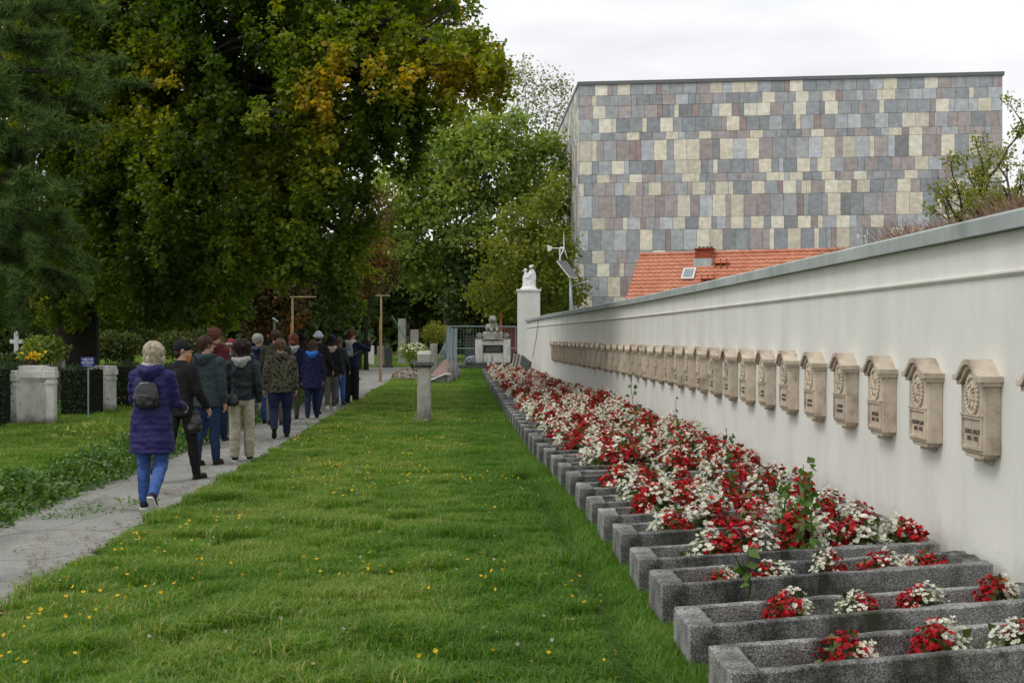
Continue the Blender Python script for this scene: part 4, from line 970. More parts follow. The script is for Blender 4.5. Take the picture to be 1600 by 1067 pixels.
for x in (.2, W_ - .2):
    b = MB(); b.tube([(x, -.1, zc + .17), (x, 1.0, zc + .17)], .165, 14); b.tube([(x, -.13, zc + .17), (x, -.1, zc + .17)], .08, 10); b.build('scroll', M_old, t, smooth=False)
b = MB(); b.rings([(W_/2, .5, zc, .62, .5), (W_/2, .5, zc + .3, .56, .46), (W_/2 , .5, zc + .38, .5, .42)], 20, pw=5); b.build('upper_block', M_old, t)
# crouching lion: haunches, back, chest, maned head, paws
b = MB(); x = W_ / 2; z0 = zc + .36
b.ball((x - .12, .5, z0 + .22), (.27, .3, .25)); b.ball((x + .02, .42, z0 + .36), (.24, .26, .3)); b.ball((x - .02, .3, z0 + .66), (.22, .22, .24))
b.ball((x + .08, .16, z0 + .66), (.14, .15, .13)); b.ball((x + .12, .05, z0 + .60), (.08, .09, .07))
for s in (-1, 1): b.tube([(x + .05 + s * .15, .3, z0 + .35), (x + .07 + s * .15, .12, z0 + .1), (x + .08 + s * .15, .0, z0 + .05)], [.10, .08, .07], 8); b.ball((x - .03 + s * .15, .26, z0 + .87), .05, 6, 4)
b.tube([(x - .3, .6, z0 + .1), (x - .42, .5, z0 + .3), (x - .3, .45, z0 + .42)], [.05, .04, .05], 6)
me = fused(b, M_old, .03, 2, lambda c: .03 * noise.noise(c * 7)); reg(link('lion', me, t), t)
MB().box(W_/2 - .52, W_/2 + .55, -.05, -.003, mh(551), mh(539)).build('black_plate', M_black, t, bevel=.01)
me = worn(.85, (.05, -.06, -.15), .07, 9); me.materials.clear(); me.materials.append(M_old); o = link('lettering', me, t); o.matrix_local = Matrix.Translation((W_/2 + .01, -.053, mh(545))) @ Matrix.Rotation(math.radians(90), 4, 'X'); reg(o, t)
b = MB(); b.hexa([(W_/2-.5, -.04, .32), (W_/2+.52, -.04, .32), (W_/2+.52, -.003, .32), (W_/2-.5, -.003, .32), (W_/2-.5, -.04, mh(552.5)), (W_/2+.52, -.04, mh(552.5)), (W_/2+.52, -.003, mh(552.5)), (W_/2-.5, -.003, mh(552.5))]); b.build('lower_plate', M_pale, t)
cp = at(763, HOR, 61); t = empty('grave_candle', (cp.x, cp.y, .3), 'small white grave candle on the farthest planter rim', 'candle')
MB().rings([(0,0,0,.04,.04),(0,0,.15,.042,.042),(0,0,.17,.03,.03)], 10).build('glass', M_white, t); MB().rings([(0,0,.171,.04,.04),(0,0,.21,.02,.02)], 10).build('lid', M_zinc, t)
# blue-grey wrapped bundle left of the monument
bp_ = at(735, HOR, 68); t = empty('wrapped_bundle', (bp_.x, bp_.y, .3), 'blue-grey plastic wrapped bundle on the step beside the monument', 'bundle', None, .2)
me = fused(MB().ball((0, 0, .15), (.30, .25, .25)).ball((.1, 0, .28), (.2, .2, .14)), mat('grey_plastic_sheet', lin(120, 132, 142), .35, .25, 6), .03, 1, lambda c: .05 * noise.noise(c * 9)); reg(link('sheeting', me, t), t)
# leaning slabs and a dark board at the wall end
lz = 48.0
for i in range(6):
    px = 806 + i * 6.6; Zz = 55.5 - i * 1.35; p_ = at(px, HOR, Zz); h = .92 + .04 * (i % 2)
    lab = 'grey stone slab leaning on the wall end, %s from the left' % ordn(i + 1)
    t = bpy.data.objects.new('leaning_slab', MB().box(-.35, .35, -.035, .035, 0, h).mesh('leaning_slab', M_darkst if i % 2 else M_old, bevel=.01)); COL.objects.link(t)
    t.location = (wallx(p_.y) - .62, p_.y, 0.0); t.rotation_euler = (0, math.radians(22), math.radians(-62)); tag(t, lab, 'stone slab', 'grey slabs leaning at the wall end')
p_ = at(803, HOR, 59); t = bpy.data.objects.new('dark_board', MB().prism([(-.3, 0), (.32, 0), (.34, .7), (.1, 1.1), (-.12, .75)], -.04, .04).mesh('dark_board', M_black)); COL.objects.link(t); t.location = (p_.x, p_.y, 0); t.rotation_euler = (math.radians(-8), 0, .1)
tag(t, 'dark pointed board standing between the monument and the white pillar', 'board')
# white pillar with statue
pz = 62.0; a, rz, L_ = rzat(808.5, 844, pz, pz)
t = empty('white_pillar', a, 'tall white plastered pillar with a white statue on it at the wall end', 'pillar', None, rz)
ph = CAMH + (HOR - 455) * pz / F
MB().box(0, L_, 0, 1.1, -.1, ph).build('shaft', M_wall, t, bevel=.01)
MB().box(-.05, L_ + .05, -.05, 1.15, ph, ph + .10).build('cap', M_white, t, bevel=.01)
t2 = empty('statue', a + Matrix.Rotation(rz, 3, 'Z') @ Vector((L_ * .5, .5, ph + .1)), 'white stone statue of two close figures on top of the white pillar', 'statue', None, rz)
b = MB(); b.rings([(0, 0, 0, .42, .32), (0, 0, .08, .38, .3), (.02, 0, .14, .33, .25), (0, 0, .5, .27, .2), (.03, 0, .8, .22, .18)], 14)
b.tube([(-.10, 0, .15), (-.14, -.02, .6), (-.12, -.02, .82)], [.2, .15, .10], 10); b.ball((-.16, -.03, .93), (.085, .09, .10)); b.tube([(-.22, -.05, .92), (-.30, -.08, .88)], [.05, .02], 6)
b.tube([(.12, 0, .15), (.13, 0, .6), (.12, 0, .95)], [.22, .17, .10], 10); b.ball((.10, -.03, 1.10), (.085, .09, .105)); b.tube([(.02, -.05, 1.1), (.25, -.02, 1.17)], [.045, .06], 6)
b.tube([(.22, .05, .25), (.27, .08, .7), (.2, .05, 1.0)], [.12, .1, .05], 8); b.tube([(.12, -.12, .75), (-.05, -.2, .55), (-.12, -.18, .6)], [.06, .05, .04], 7)
me = fused(b, M_white, .02, 2, lambda c: .018 * noise.noise(c * 9) + .012 * noise.noise(Vector((c.x * 14, c.y * 14, c.z * 2)))); reg(link('figures', me, t2), t2)
# thin cable down the wall end
p0 = (wallx(47.8) - .06, 47.8, WTOP - .16); p1 = (wallx(50.8) - .09, 50.8, .9)
o = MB().tube([p0, (wallx(49.2) - .05, 49.2, 1.6), p1], .012, 5).build('cable', M_darkst); tag(o, 'thin dark cable hanging obliquely down the far end of the white wall', 'cable')
# brick wall, timber post, fences behind
a, rz, L_ = rzat(781, 812, 78, 78); hb = CAMH + (HOR - 510) * 78 / F
t = empty('brick_wall', a, 'low red brick wall with pale coping left of the white pillar', 'brick wall', None, rz)
def brickw():
    m = bpy.data.materials.new('brickwork'); m.use_nodes = True; n = m.node_tree.nodes; l = m.node_tree.links.new; bs = n['Principled BSDF']; bs.inputs['Roughness'].default_value = .9
    tcn = n.new('ShaderNodeTexCoord'); mpn = n.new('ShaderNodeMapping'); mpn.inputs['Rotation'].default_value = (math.radians(90), 0, 0); bk = n.new('ShaderNodeTexBrick'); bk.inputs['Scale'].default_value = 4
    bk.inputs['Color1'].default_value = lin(175, 88, 62, .8); bk.inputs['Color2'].default_value = lin(150, 70, 52, .8); bk.inputs['Mortar'].default_value = lin(170, 150, 135, .7)
    l(tcn.outputs['Object'], mpn.inputs[0]); l(mpn.outputs[0], bk.inputs['Vector']); l(bk.outputs[0], bs.inputs['Base Color']); return m
MB().box(0, L_, 0, .3, -.1, hb - .08).build('brickwork', brickw(), t); MB().box(-.04, L_ + .04, -.05, .35, hb - .08, hb).build('coping', M_pale, t)
p_ = at(782.5, HOR, 76); o = MB().box(-.08, .08, -.08, .08, 0, CAMH + (HOR - 490) * 76 / F).build('timber_post', M_wood2, None, loc=(p_.x, p_.y, 0)); tag(o, 'orange timber post standing just right of the lion', 'post')
def fence_panel(label, px0, px1, Z0, Z1, ytop, nbars, grp=None):
    a, rz, L_ = rzat(px0, px1, Z0, Z1); h = CAMH + (HOR - ytop) * Z0 / F
    t = empty('mesh_fence', a, label, 'fence', grp, rz); b = MB()
    b.tube([(0, 0, 0), (0, 0, h), (L_, 0, h), (L_, 0, 0)], .035, 6); b.build('frame', M_galv, t)
    MB().tube([(0, 0, .18), (L_, 0, .18)], .02, 5).build('rail', M_galv, t); MB().tube([(0, 0, h * .45), (L_, 0, h * .45)], .02, 5).build('rail', M_galv, t)
    b = MB()
    for i in range(nbars): x = L_ * (i + .5) / nbars; b.tube([(x, 0, .15), (x, 0, h)], .006, 3)
    for i in range(12): b.tube([(0, 0, .2 + (h - .25) * i / 12), (L_, 0, .2 + (h - .25) * i / 12)], .004, 3)
    o = b.build('wire_mesh', M_galv, t); o['kind'] = 'stuff'
    MB().box(-.25, .25, -.12, .12, 0, .12).build('foot', M_darkst, t)
fence_panel('wide galvanised wire fence panel running behind the monument', 697.5, 806, 74, 74, 510, 22)
fence_panel('galvanised fence panel seen edge-on, leftmost of three by the grave', 699, 702, 58, 50, 514, 26, 'fence panels stacked edge-on')
fence_panel('galvanised fence panel seen edge-on, middle of three by the grave', 704, 706, 58, 49, 515, 26, 'fence panels stacked edge-on')
fence_panel('galvanised fence panel seen edge-on, rightmost of three by the grave', 709, 712.5, 58, 48, 516, 26, 'fence panels stacked edge-on')
b = MB()
for i in range(5): b.tube([(-.75 + i * .16, .1 * i, .1), (-.05 + i * .02, .1 * i, 1.45)], .02, 5)
p_ = at(698, HOR, 56); o = b.build('fence_struts', M_galv, None, loc=(p_.x, p_.y, .0)); tag(o, 'bundle of slanting steel struts leaning against the fence panels', 'struts')
# T-shaped timber stands
def tstand(label, px, ytop, xl, xr, Z, ysplit, base_y):
    p_ = at(px, HOR, Z); t = empty('timber_stand', (p_.x, p_.y, 0), label, 'post', 'T-shaped timber stands by the path', -YAW); k = Z / F
    h = CAMH + (HOR - ytop) * k; hs = CAMH + (HOR - ysplit) * k
    MB().box(-.034, .034, -.04, .03, -.1, h - .05).build('upright', M_wood, t, bevel=.004)
    MB().box(-.072, -.0345, -.05, .04, -.1, hs).build('side_board', M_wood2, t, bevel=.004)
    MB().box((xl - px) * k, (xr - px) * k, -.055, .045, h - .045, h).build('cross_arm', M_wood, t, bevel=.004)
    return t, k, h
t, k, h = tstand('timber stand with one long arm to the right, rising over the crowd', 457, 463, 453.5, 494, 47, 505, 0)
MB().tube([(.1, 0, h - .03), (-.42, 0, h - 1.35)], .012, 5).build('strut', M_twig, t)
t, k, h = tstand('timber stand with short T arm planted at the path edge', 595.5, 461, 587, 609, 49, 497, 596)
a_ = at(612, 493, 60); b_ = at(633, 528, 60); o = MB().tube([a_, b_], .03, 5).build('green_pole', mat('green_paint', (.05, .16, .09, 1), .5, .1)); tag(o, 'slanting green pole leaning on the tall narrow stele', 'pole')
p_ = at(429, HOR, 50); t = empty('green_lamp_post', (p_.x, p_.y, 0), 'dark green post with small angled lamp behind the olive jacket man', 'lamp post')
MB().tube([(0, 0, 0), (0, 0, 2.3)], .05, 8).build('post', MATS['green_paint'], t); b = MB(); b.tube([(-.08, 0, 2.45), (.12, 0, 2.3)], .045, 6); b.build('lamp', M_galv, t)
p_ = at(330, HOR, 44); t = empty('bench', (p_.x - .6, p_.y, 0), 'low brown plank rail behind the maroon jacket man', 'rail'); MB().box(0, 1.9, 0, .06, 1.45, 1.52).build('plank', M_granite, t)
for x in (.1, 1.75): MB().box(x, x + .07, .061, .12, 0, 1.5).build('leg', M_twig, t)
# solar lamp with wind turbine
def turbine(t, c, s, tail=True, ang=0.0):
    b = MB(); b.tube([c, c + Vector((.16 * s, 0, 0))], [.07 * s, .05 * s], 8); b.ball(c + Vector((.16 * s, 0, 0)), .06 * s, 8, 6); b.build('hub', M_white, t)
    if tail:
        b = MB(); b.tube([c, c + Vector((-.42 * s, 0, 0))], .022 * s, 6); b.build('tail_boom', M_white, t)
        b = MB(); b.prism([(-.42 * s, -.1 * s), (-.36 * s, .0), (-.42 * s, .1 * s), (-.60 * s, .17 * s), (-.58 * s, -.16 * s)], -.008, .008); o = b.build('tail_fin', M_white, t); o.location = c
    for k in range(3):
        a_ = ang + k * 2.094; d = Vector((.28 * math.cos(a_), math.sin(a_) * .5, 1.0 * math.cos(a_ + .0))) if False else Vector((.25 * math.sin(a_), .75 * math.sin(a_), math.cos(a_))).normalized()
        b = MB(); q = c + Vector((.18 * s, 0, 0)); b.tube([q, q + d * .3 * s, q + d * .78 * s], [.03 * s, .05 * s, .012 * s], 6, flat=.35); b.build('blade', M_white, t)
p_ = at(892, HOR, 60); t = empty('solar_lamp', (p_.x, p_.y, 0), 'white street lamp with solar panel and small wind turbine behind the wall', 'street lamp', None, -YAW); k = 60 / F
def q(px, py, y=0): return Vector(((px - 892) * k, y, CAMH + (HOR - py) * k))
b = MB(); b.tube([q(893, 500) * Vector((1, 1, 0)) if False else Vector((.03, 0, 0)), q(892.5, 484), q(891, 431)], [.12, .085, .05], 10); b.build('pole', M_galv, t, smooth=True)
MB().tube([q(891, 431), q(875, 408), q(874.5, 388)], .035, 8).build('turbine_mast', M_white, t)
b = MB(); P4 = [q(870, 410, -.5), q(889, 434, -.5), q(903, 434, .5), q(885, 408, .5)]; b.hexa([p for p in P4] + [p + Vector((.03, -.02, .05)) for p in P4]); b.build('solar_panel', mat('solar_glass', (.10, .12, .15, 1), .15, .2, spec=.7), t)
for i0, i1 in ((0, 1), (2, 3), (1, 2), (3, 0)): MB().tube([P4[i0], P4[i1]], .035, 6).build('panel_frame', M_white, t)
MB().tube([q(892, 449), q(900, 445), q(912, 441)], .028, 6).build('arm', M_galv, t); MB().tube([q(911, 441), q(920, 439.5)], [.05, .035], 8, flat=.5).build('lamp_head', M_galv, t)
turbine(t, q(875, 388), 1.0)
p_ = at(1352, HOR, 52); k = 52 / F; t = empty('wind_turbine', (p_.x, p_.y, 0), 'small white wind turbine peeking over the coping near the tiled roof end', 'wind turbine', None, -YAW)
MB().tube([(.08, 0, 0), (.08, 0, CAMH + (HOR - 384) * k), (-.02, 0, CAMH + (HOR - 369) * k)], .03, 8).build('mast', M_white, t)
turbine(t, Vector((-.02, 0, CAMH + (HOR - 369) * k)), .55, True, .6)
# ------------------------------------------------------------------ people
SKIN = mat('skin', (.42, .24, .17, 1), .6, .06, 12)
M_eye = mat('eye', (.03, .025, .02, 1), .2, .1); M_sole = mat('white_rubber', (.62, .62, .60, 1), .7, .06); M_dsole = mat('black_rubber', (.015, .015, .015, 1), .7, .1)
M_leather = mat('black_leather', (.006, .0065, .008, 1), .34, .2, 10, .15, 20, spec=.6)
_cl = {}
def cloth(name, c, rough=.85, var=.14, scale=14, stain=None, spec=.25):
    return mat(name, tuple(c) + (1,), rough, var, scale, .35, 26, stain=stain, spec=spec)
NPERS = 0
def person(label, px, fy, top, P):
    global NPERS; NPERS += 1
    Z = F * CAMH / (fy - HOR); g = at(px, fy, Z); H = min(1.88, max(1.5, CAMH + (HOR - top) * Z / F)); s = H
    near = Z < 20; vox = .013 if near else (.018 if Z < 28 else .024)
    P.setdefault('yaw', random.uniform(-.3, .25)); P.setdefault('fat', random.uniform(.9, 1.08)); P.setdefault('head', random.uniform(-30, 30)); fat = P['fat']
    t = empty('person', (g.x, g.y, 0), label, 'person', None, P['yaw'])
    sh, hp = P.get('sh', .104), P.get('hp', .052); fat = P.get('fat', 1.0)
    q1 = random.uniform(6, 13); q2 = random.uniform(-9, -2); dl = ((q1, 5), (q2, random.uniform(14, 34)))
    if random.random() < .5: dl = dl[::-1]
    lg = P.get('legs', dl)
    hips = Vector((0, 0, .51)); TH, SHN = .245, .235; J = []
    for sd, (a, kb) in zip((-1, 1), lg):
        a = math.radians(a); kb = math.radians(kb); h0 = Vector((sd * hp, 0, .51)); kn = h0 + Vector((sd * .004, math.sin(a), -math.cos(a))) * TH; an = kn + Vector((0, math.sin(a - kb), -math.cos(a - kb))) * SHN; J.append([h0, kn, an, a - kb])
    dz = .042 - min(j[2].z for j in J)
    arms = P.get('arms', ((random.uniform(-16, 18), random.uniform(6, 13), random.uniform(8, 50)), (random.uniform(-16, 18), random.uniform(6, 13), random.uniform(8, 50))))   # forward swing, spread, elbow
    A = []
    for sd, (f_, ab, el) in zip((-1, 1), arms):
        f_, ab, el = map(math.radians, (f_, ab, el)); s0 = Vector((sd * (sh - .012), -.004, .796))
        d1 = Vector((sd * math.sin(ab), math.sin(f_) * math.cos(ab), -math.cos(f_) * math.cos(ab))); e0 = s0 + d1 * .172
        d2 = Vector((sd * math.sin(ab) * (.3 if el < 1.4 else -.35), math.sin(f_ + el), -math.cos(f_ + el))).normalized(); w0 = e0 + d2 * .148; A.append([s0, e0, w0, d2])
    up = Vector((0, 0, dz)); S = lambda v: (Vector(v) + up) * s
    hy = P.get('head', 0); hr = math.radians(hy); RH_ = Matrix.Rotation(hr, 3, 'Z'); hc = Vector((0, .012, .928))
    hd = lambda x, y, z: S(hc + RH_ @ Vector((x, y, z)))
    R = lambda L_: [q * s for q in L_]
    # body
    b = MB()
    b.rings([((0) * s, 0, (z + dz) * s, rx * s * fat, ry * s * fat) for (z, rx, ry) in ((.47, .07, .05), (.52, .082, .058), (.60, .068, .05), (.70, .078, .055), (.76, .080, .050), (.80, .06, .04), (.83, .036, .034))], 16)
    b.tube([S((0, -.004, .82)), S(hc + Vector((0, -.008, -.03)))], R([.036, .032]), 10)
    b.ball(hd(0, -.006, .014), (.048 * s, .059 * s, .060 * s), 14, 10, M=RH_)
    b.ball(hd(0, .014, -.028), (.036 * s, .040 * s, .039 * s), 10, 8, M=RH_)
    b.tube([hd(0, .050, .006), hd(0, .068, -.014)], R([.006, .010]), 6); b.ball(hd(0, .047, -.040), (.016 * s, .010 * s, .007 * s), 8, 5, M=RH_)
    for sd in (-1, 1): b.ball(hd(sd * .050, -.004, -.002), (.007 * s, .012 * s, .017 * s), 7, 5, M=RH_)
    for h0, kn, an, fa in J:
        b.tube([S(h0 + Vector((0, 0, -.01))), S(kn), S(kn.lerp(an, .3)), S(an)], R([.05 * fat, .032, .032, .02]), 10)
        f1 = an + Vector((0, math.cos(fa) * .06, math.sin(fa) * .06 - .02)); b.tube([S(an), S(f1)], R([.022, .016]), 8)
    hands = []
    for s0, e0, w0, d2 in A:
        b.tube([S(s0.lerp(e0, .12)), S(e0), S(e0.lerp(w0, .3)), S(w0)], R([.020, .021, .021, .015]), 8)
        pm = w0 + d2 * .03; b.tube([S(w0), S(pm), S(w0 + d2 * .046)], R([.015, .019, .016]), 8, flat=.6); hands.append((w0, d2))
    me = fused(b, SKIN, vox * .8, 3)
    # fingers, rooted in the palm
    fb = MB(); sg = [-1, 1]
    for sd, (w0, d2) in zip(sg, hands):
        ay = Vector((0, 1, 0)) - d2 * d2.y; ay = ay.normalized() if ay.length > .3 else Vector((0, 0, 1)); ins = d2.cross(ay) * (1 if sd > 0 else -1)
        if ins.x * sd > 0: ins = -ins
        for i in range(4):
            ln = (.030, .036, .038, .031)[i] if True else 0; r0 = w0 + d2 * .040 + ay * (.016 - .0105 * i)
            fb.tube([S(r0), S(r0 + d2 * ln * .5 + ins * .003), S(r0 + d2 * ln * .85 + ins * .012), S(r0 + d2 * ln * .95 + ins * .022)], R([.0058, .0054, .0048, .004]), 6)
        r0 = w0 + d2 * .012 + ay * .014; fb.tube([S(r0), S(r0 + d2 * .018 + ay * .012 + ins * .004), S(r0 + d2 * .034 + ay * .013 + ins * .012)], R([.0068, .006, .005]), 6)
    fm = fb.mesh('fg', SKIN, smooth=True); bm = bmesh.new(); bm.from_mesh(me); bm.from_mesh(fm); bm.to_mesh(me); bm.free(); bpy.data.meshes.remove(fm)
    me.polygons.foreach_set('use_smooth', [True] * len(me.polygons)); reg(link('body', me, t), t)
    for sd in (-1, 1): MB().ball(hd(sd * .019, .050, .010), (.006 * s, .004 * s, .0045 * s), 8, 5, M=RH_).build('eye', M_eye, t, smooth=True)
    # trousers
    tc_ = P['legc']; w = P.get('legw', 1.0); b = MB()
    b.rings([(0, -.004 * s, (z + dz) * s, rx * s * fat, ry * s * fat) for (z, rx, ry) in ((.455, .07, .058), (.50, .088, .070), (.56, .082, .060), (.60, .072, .052))], 16)
    for h0, kn, an, fa in J:
        md = h0.lerp(kn, .45) + Vector((0, -.006, 0)); a2 = an + Vector((0, 0, -.008))
        b.tube([S(h0 + Vector((0, -.005, .0))), S(md), S(kn), S(kn.lerp(an, .35) + Vector((0, -.006, 0))), S(a2)], R([.056 * fat, .053 * fat, .042 * w, .041 * w, .031 * w * w]), 12)
    sd_ = NPERS * 3.3
    fold = lambda c: .007 * noise.noise(Vector((c.x * 9, c.y * 9, c.z * 20 + sd_))) + .006 * noise.noise(Vector((c.x * 22, c.y * 22, c.z * 38 + sd_)))
    me = fused(b, tc_, vox, 4, fold); reg(link('trousers', me, t), t)
    # coat
    cm = P['topc']; hem = P.get('hem', .46); puff = P.get('puff', 0); b = MB(); k = 1 + .05 * puff
    prof = [(hem, .103 if hem > .4 else .122), (hem + .04, .104 if hem > .4 else .119), (.52, .106 if hem > .4 else .114), (.60, .098), (.70, .097), (.76, .101), (.80, .092), (.825, .074), (.842, .052), (.858, .042)]
    prof = [q for i, q in enumerate(prof) if i == 0 or q[0] > prof[i-1][0]]
    dpt = lambda z: (.074 + max(0, .5 - z) * .10 if hem < .4 else .076) if z < .6 else (.072 if z < .8 else (.055 if z < .83 else .046))
    b.rings([(0, -.006 * s, (z + dz) * s, rx * s * fat * k, dpt(z) * s * fat * k) for z, rx in prof], 22, pw=2.3)
    for s0, e0, w0, d2 in A: b.ball(S(s0), .046 * s * k, 12, 8); b.tube([S(s0 + Vector((0, 0, -.004))), S(s0.lerp(e0, .5)), S(e0), S(e0.lerp(w0, .5)), S(w0 + d2 * .002)], R([.045 * k, .042 * k, .037 * k, .034 * k, .026 * k]), 12)
    if P.get('hood'):
        b.rings([(0, (-.045 + oy) * s, (z + dz) * s, rx * s, ry * s) for z, rx, ry, oy in ((.79, .035, .02, -.022), (.81, .066, .04, -.012), (.84, .072, .05, 0), (.862, .06, .045, .004))], 16)
    q_ = P.get('quilt', 0)
    def cd(c):
        v = .011 * noise.noise(Vector((c.x * 8, c.y * 8, c.z * 12 + sd_))) + .007 * noise.noise(Vector((c.x * 22, c.y * 22, c.z * 26 + sd_)))
        if q_: v += .0042 * abs(math.sin(c.z * q_ + .5 * math.sin(c.x * 20 + sd_))) - .003
        return v
    me = fused(b, cm, vox, 3, cd); reg(link('coat' if hem < .4 else 'jacket', me, t), t)
    if P.get('hood'):
        b = MB(); hm = P['hood'] if P['hood'] is not True else cm
        b.tube([S((-.062, .02, .842)), S((-.062, -.035, .850)), S((-.03, -.082, .836)), S((0, -.092, .824)), S((.03, -.082, .836)), S((.062, -.035, .850)), S((.062, .02, .842))], R([.016, .024, .030, .034, .030, .024, .016]), 10)
        b.rings([(0, (-.062 + oy) * s, (z + dz) * s, rx * s, ry * s) for z, rx, ry, oy in ((.772, .02, .018, -.022), (.80, .054, .026, -.02), (.83, .058, .03, -.016))], 12)
        me = fused(b, hm, vox * .9, 3, lambda c: .005 * noise.noise(c * 18)); reg(link('hood', me, t), t)
    if P.get('scarf'):
        me = fused(MB().tube([S((.045, .02, .862)), S((.045, -.03, .866)), S((0, -.052, .866)), S((-.045, -.03, .866)), S((-.045, .02, .862)), S((0, .04, .858)), S((.045, .02, .862))], R([.018] * 7), 8), P['scarf'], vox * .8, 2); reg(link('scarf', me, t), t)
    # hair or hat
    hs = P.get('hair', 'short'); hm = P.get('hairc'); b = MB(); sx_ = sd_ * 1.7
    if hs in ('short', 'bob', 'long', 'curly'):
        e = {'short': 1.05, 'bob': 1.16, 'long': 1.12, 'curly': 1.36}[hs]
        b.ball(hd(0, -.012, .020), (.049 * s * e, .057 * s * e, .056 * s * (1 + (e - 1) * .6)), 14, 10, M=RH_)
        if hs == 'short': b.ball(hd(0, -.028, -.012), (.040 * s, .036 * s, .040 * s), 10, 8, M=RH_)
        if hs == 'bob': b.ball(hd(0, -.028, -.020), (.060 * s, .046 * s, .052 * s), 12, 8, M=RH_)
        if hs == 'curly':
            for i in range(40):
                a = random.uniform(0, 6.28); zz = random.uniform(-.075, .05); rr = .062 if zz > -.03 else .074; b.ball(hd(rr * math.cos(a), -.02 + rr * .75 * math.sin(a) - .01, zz), .022 * s, 7, 5) if math.sin(a) < .35 or zz > .03 else None
        if hs == 'long': b.rings([(hd(0, -.03 + oy, 0).x, hd(0, -.03 + oy, 0).y, (hc.z + dz + z) * s, rx * s, ry * s) for z, rx, ry, oy in ((-.125, .036, .016, -.03), (-.10, .048, .026, -.026), (-.05, .055, .036, -.012), (.0, .053, .042, 0))], 12)
        hf = (lambda c: .010 * noise.noise(Vector((c.x * 34, c.y * 34 + sx_, c.z * 9))) + .007 * noise.noise(Vector((c.x * 80, c.y * 80, c.z * 18 + sx_)))) if hs != 'curly' else (lambda c: .012 * noise.noise(c * 38))
        # loose strands over the soft mass
        ns = 320 if Z < 26 else 90; sb = MB(); dn_ = {'short': .03, 'bob': .085, 'long': .15, 'curly': .10}[hs]
        for i in range(ns):
            a = random.uniform(2.6, 6.8) if random.random() < .8 else random.uniform(0, 6.28); el = random.uniform(-.2, 1.35); rx_, ry_, rz_ = .051 * e, .060 * e, .058 * (1 + (e - 1) * .6)
            pts_ = []
            for j in range(5):
                ee = el - j * .32; z_ = .020 + rz_ * math.sin(max(ee, -.35)) - max(0, -.35 - ee) * dn_ * .7; cr = math.cos(max(ee, -.35)); jit = .001 + .0012 * j
                wv = (.007 * math.sin(j * 2.1 + i)) if hs == 'curly' else 0
                pts_.append(hd(rx_ * cr * math.cos(a) + random.gauss(0, jit) + wv, -.012 + ry_ * cr * math.sin(a) + random.gauss(0, jit), z_ + random.gauss(0, .001)))
            if math.sin(a) > .5: pts_ = pts_[:3]
            sb.tube(pts_, [.0022 * s, .0026 * s, .0024 * s, .0018 * s, .0008 * s][:len(pts_)], 3, caps=False)
        # keep the face free
        me = fused(b, hm, vox * .7, 2, hf)
        bm = bmesh.new(); bm.from_mesh(me); fc = hd(0, .070, -.028); rad = .060 * s
        for v in bm.verts:
            d = v.co - fc
            if d.length < rad: v.co = v.co + (hd(0, -.01, .0) - v.co) * min(.45, 1.1 * (1 - d.length / rad) + .12)
        bm.to_mesh(me); bm.free()
        m2 = sb.mesh('st', hm, smooth=True); bm = bmesh.new(); bm.from_mesh(me); bm.from_mesh(m2); bm.to_mesh(me); bm.free(); bpy.data.meshes.remove(m2); reg(link('hair', me, t), t)
    else:
        hm2 = P['hatc']; e = 1.1
        b.ball(hd(0, -.008, .024), (.050 * s * e, .058 * s * e, .052 * s * e), 14, 10, M=RH_)
        if hs == 'cap': b.rings([(hd(0, .05, 0).x, hd(0, .05, 0).y, (hc.z + dz + z) * s, .042 * s, .048 * s) for z in (.022, .030)], 14)
        if hs == 'beanie': b.tube([hd(.0, -.008, .072), hd(0, -.008, .086)], R([.02, .016]), 8)
        me = fused(b, hm2, vox * .7, 2, lambda c: .002 * noise.noise(c * 60)); reg(link('cap' if hs == 'cap' else 'knitted_hat', me, t), t)
        if hs == 'beanie': bx = MB(); bx.rings([(hd(0, -.008, 0).x, hd(0, -.008, 0).y, (hc.z + dz + z) * s, rx * s, ry * s) for z, rx, ry in ((.006, .060, .068), (.010, .064, .073), (.026, .064, .073), (.030, .060, .068))], 18); bx.build('hat_band', P.get('band', hm2), t, smooth=True)
        if hm: me = fused(MB().ball(hd(0, -.03, -.02), (.044 * s, .034 * s, .042 * s), 10, 8, M=RH_), hm, vox * .7, 2, lambda c: .005 * noise.noise(Vector((c.x * 50, c.y * 50, c.z * 14)))); reg(link('hair', me, t), t)
    if P.get('glasses'):
        b = MB()
        for sd in (-1, 1):
            c = [hd(sd * .019 + .014 * math.cos(a), .056, .010 + .010 * math.sin(a)) for a in [i * .785 for i in range(9)]]; b.tube(c, .0016 * s, 4); b.tube([hd(sd * .034, .054, .012), hd(sd * .048, -.004, .010)], .0016 * s, 4)
        b.build('glasses', M_black, t)
    # shoes
    sm = P.get('shoec', M_dsole); so = P.get('sole', M_dsole)
    for h0, kn, an, fa in J:
        fw = Vector((0, math.cos(fa), math.sin(fa))); dn = Vector((0, math.sin(fa), -math.cos(fa)))
        lifted = an.z + dz > .06
        if not lifted: fw, dn = Vector((0, 1, 0)), Vector((0, 0, -1))
        b = MB(); hl = an - fw * .018 + dn * .016; b.tube([S(an - dn * .012), S(an + dn * .012)], R([.026, .027]), 10)
        b.tube([S(hl - fw * .012), S(hl + fw * .02), S(an + fw * .055 + dn * .018), S(an + fw * .095 + dn * .024), S(an + fw * .112 + dn * .028)], R([.018, .024, .023, .020, .010]), 10)
        me = fused(b, sm, .009, 2); sh_ = reg(link('shoe', me, t), t)
        b = MB(); c0 = an + dn * .034
        Q = []
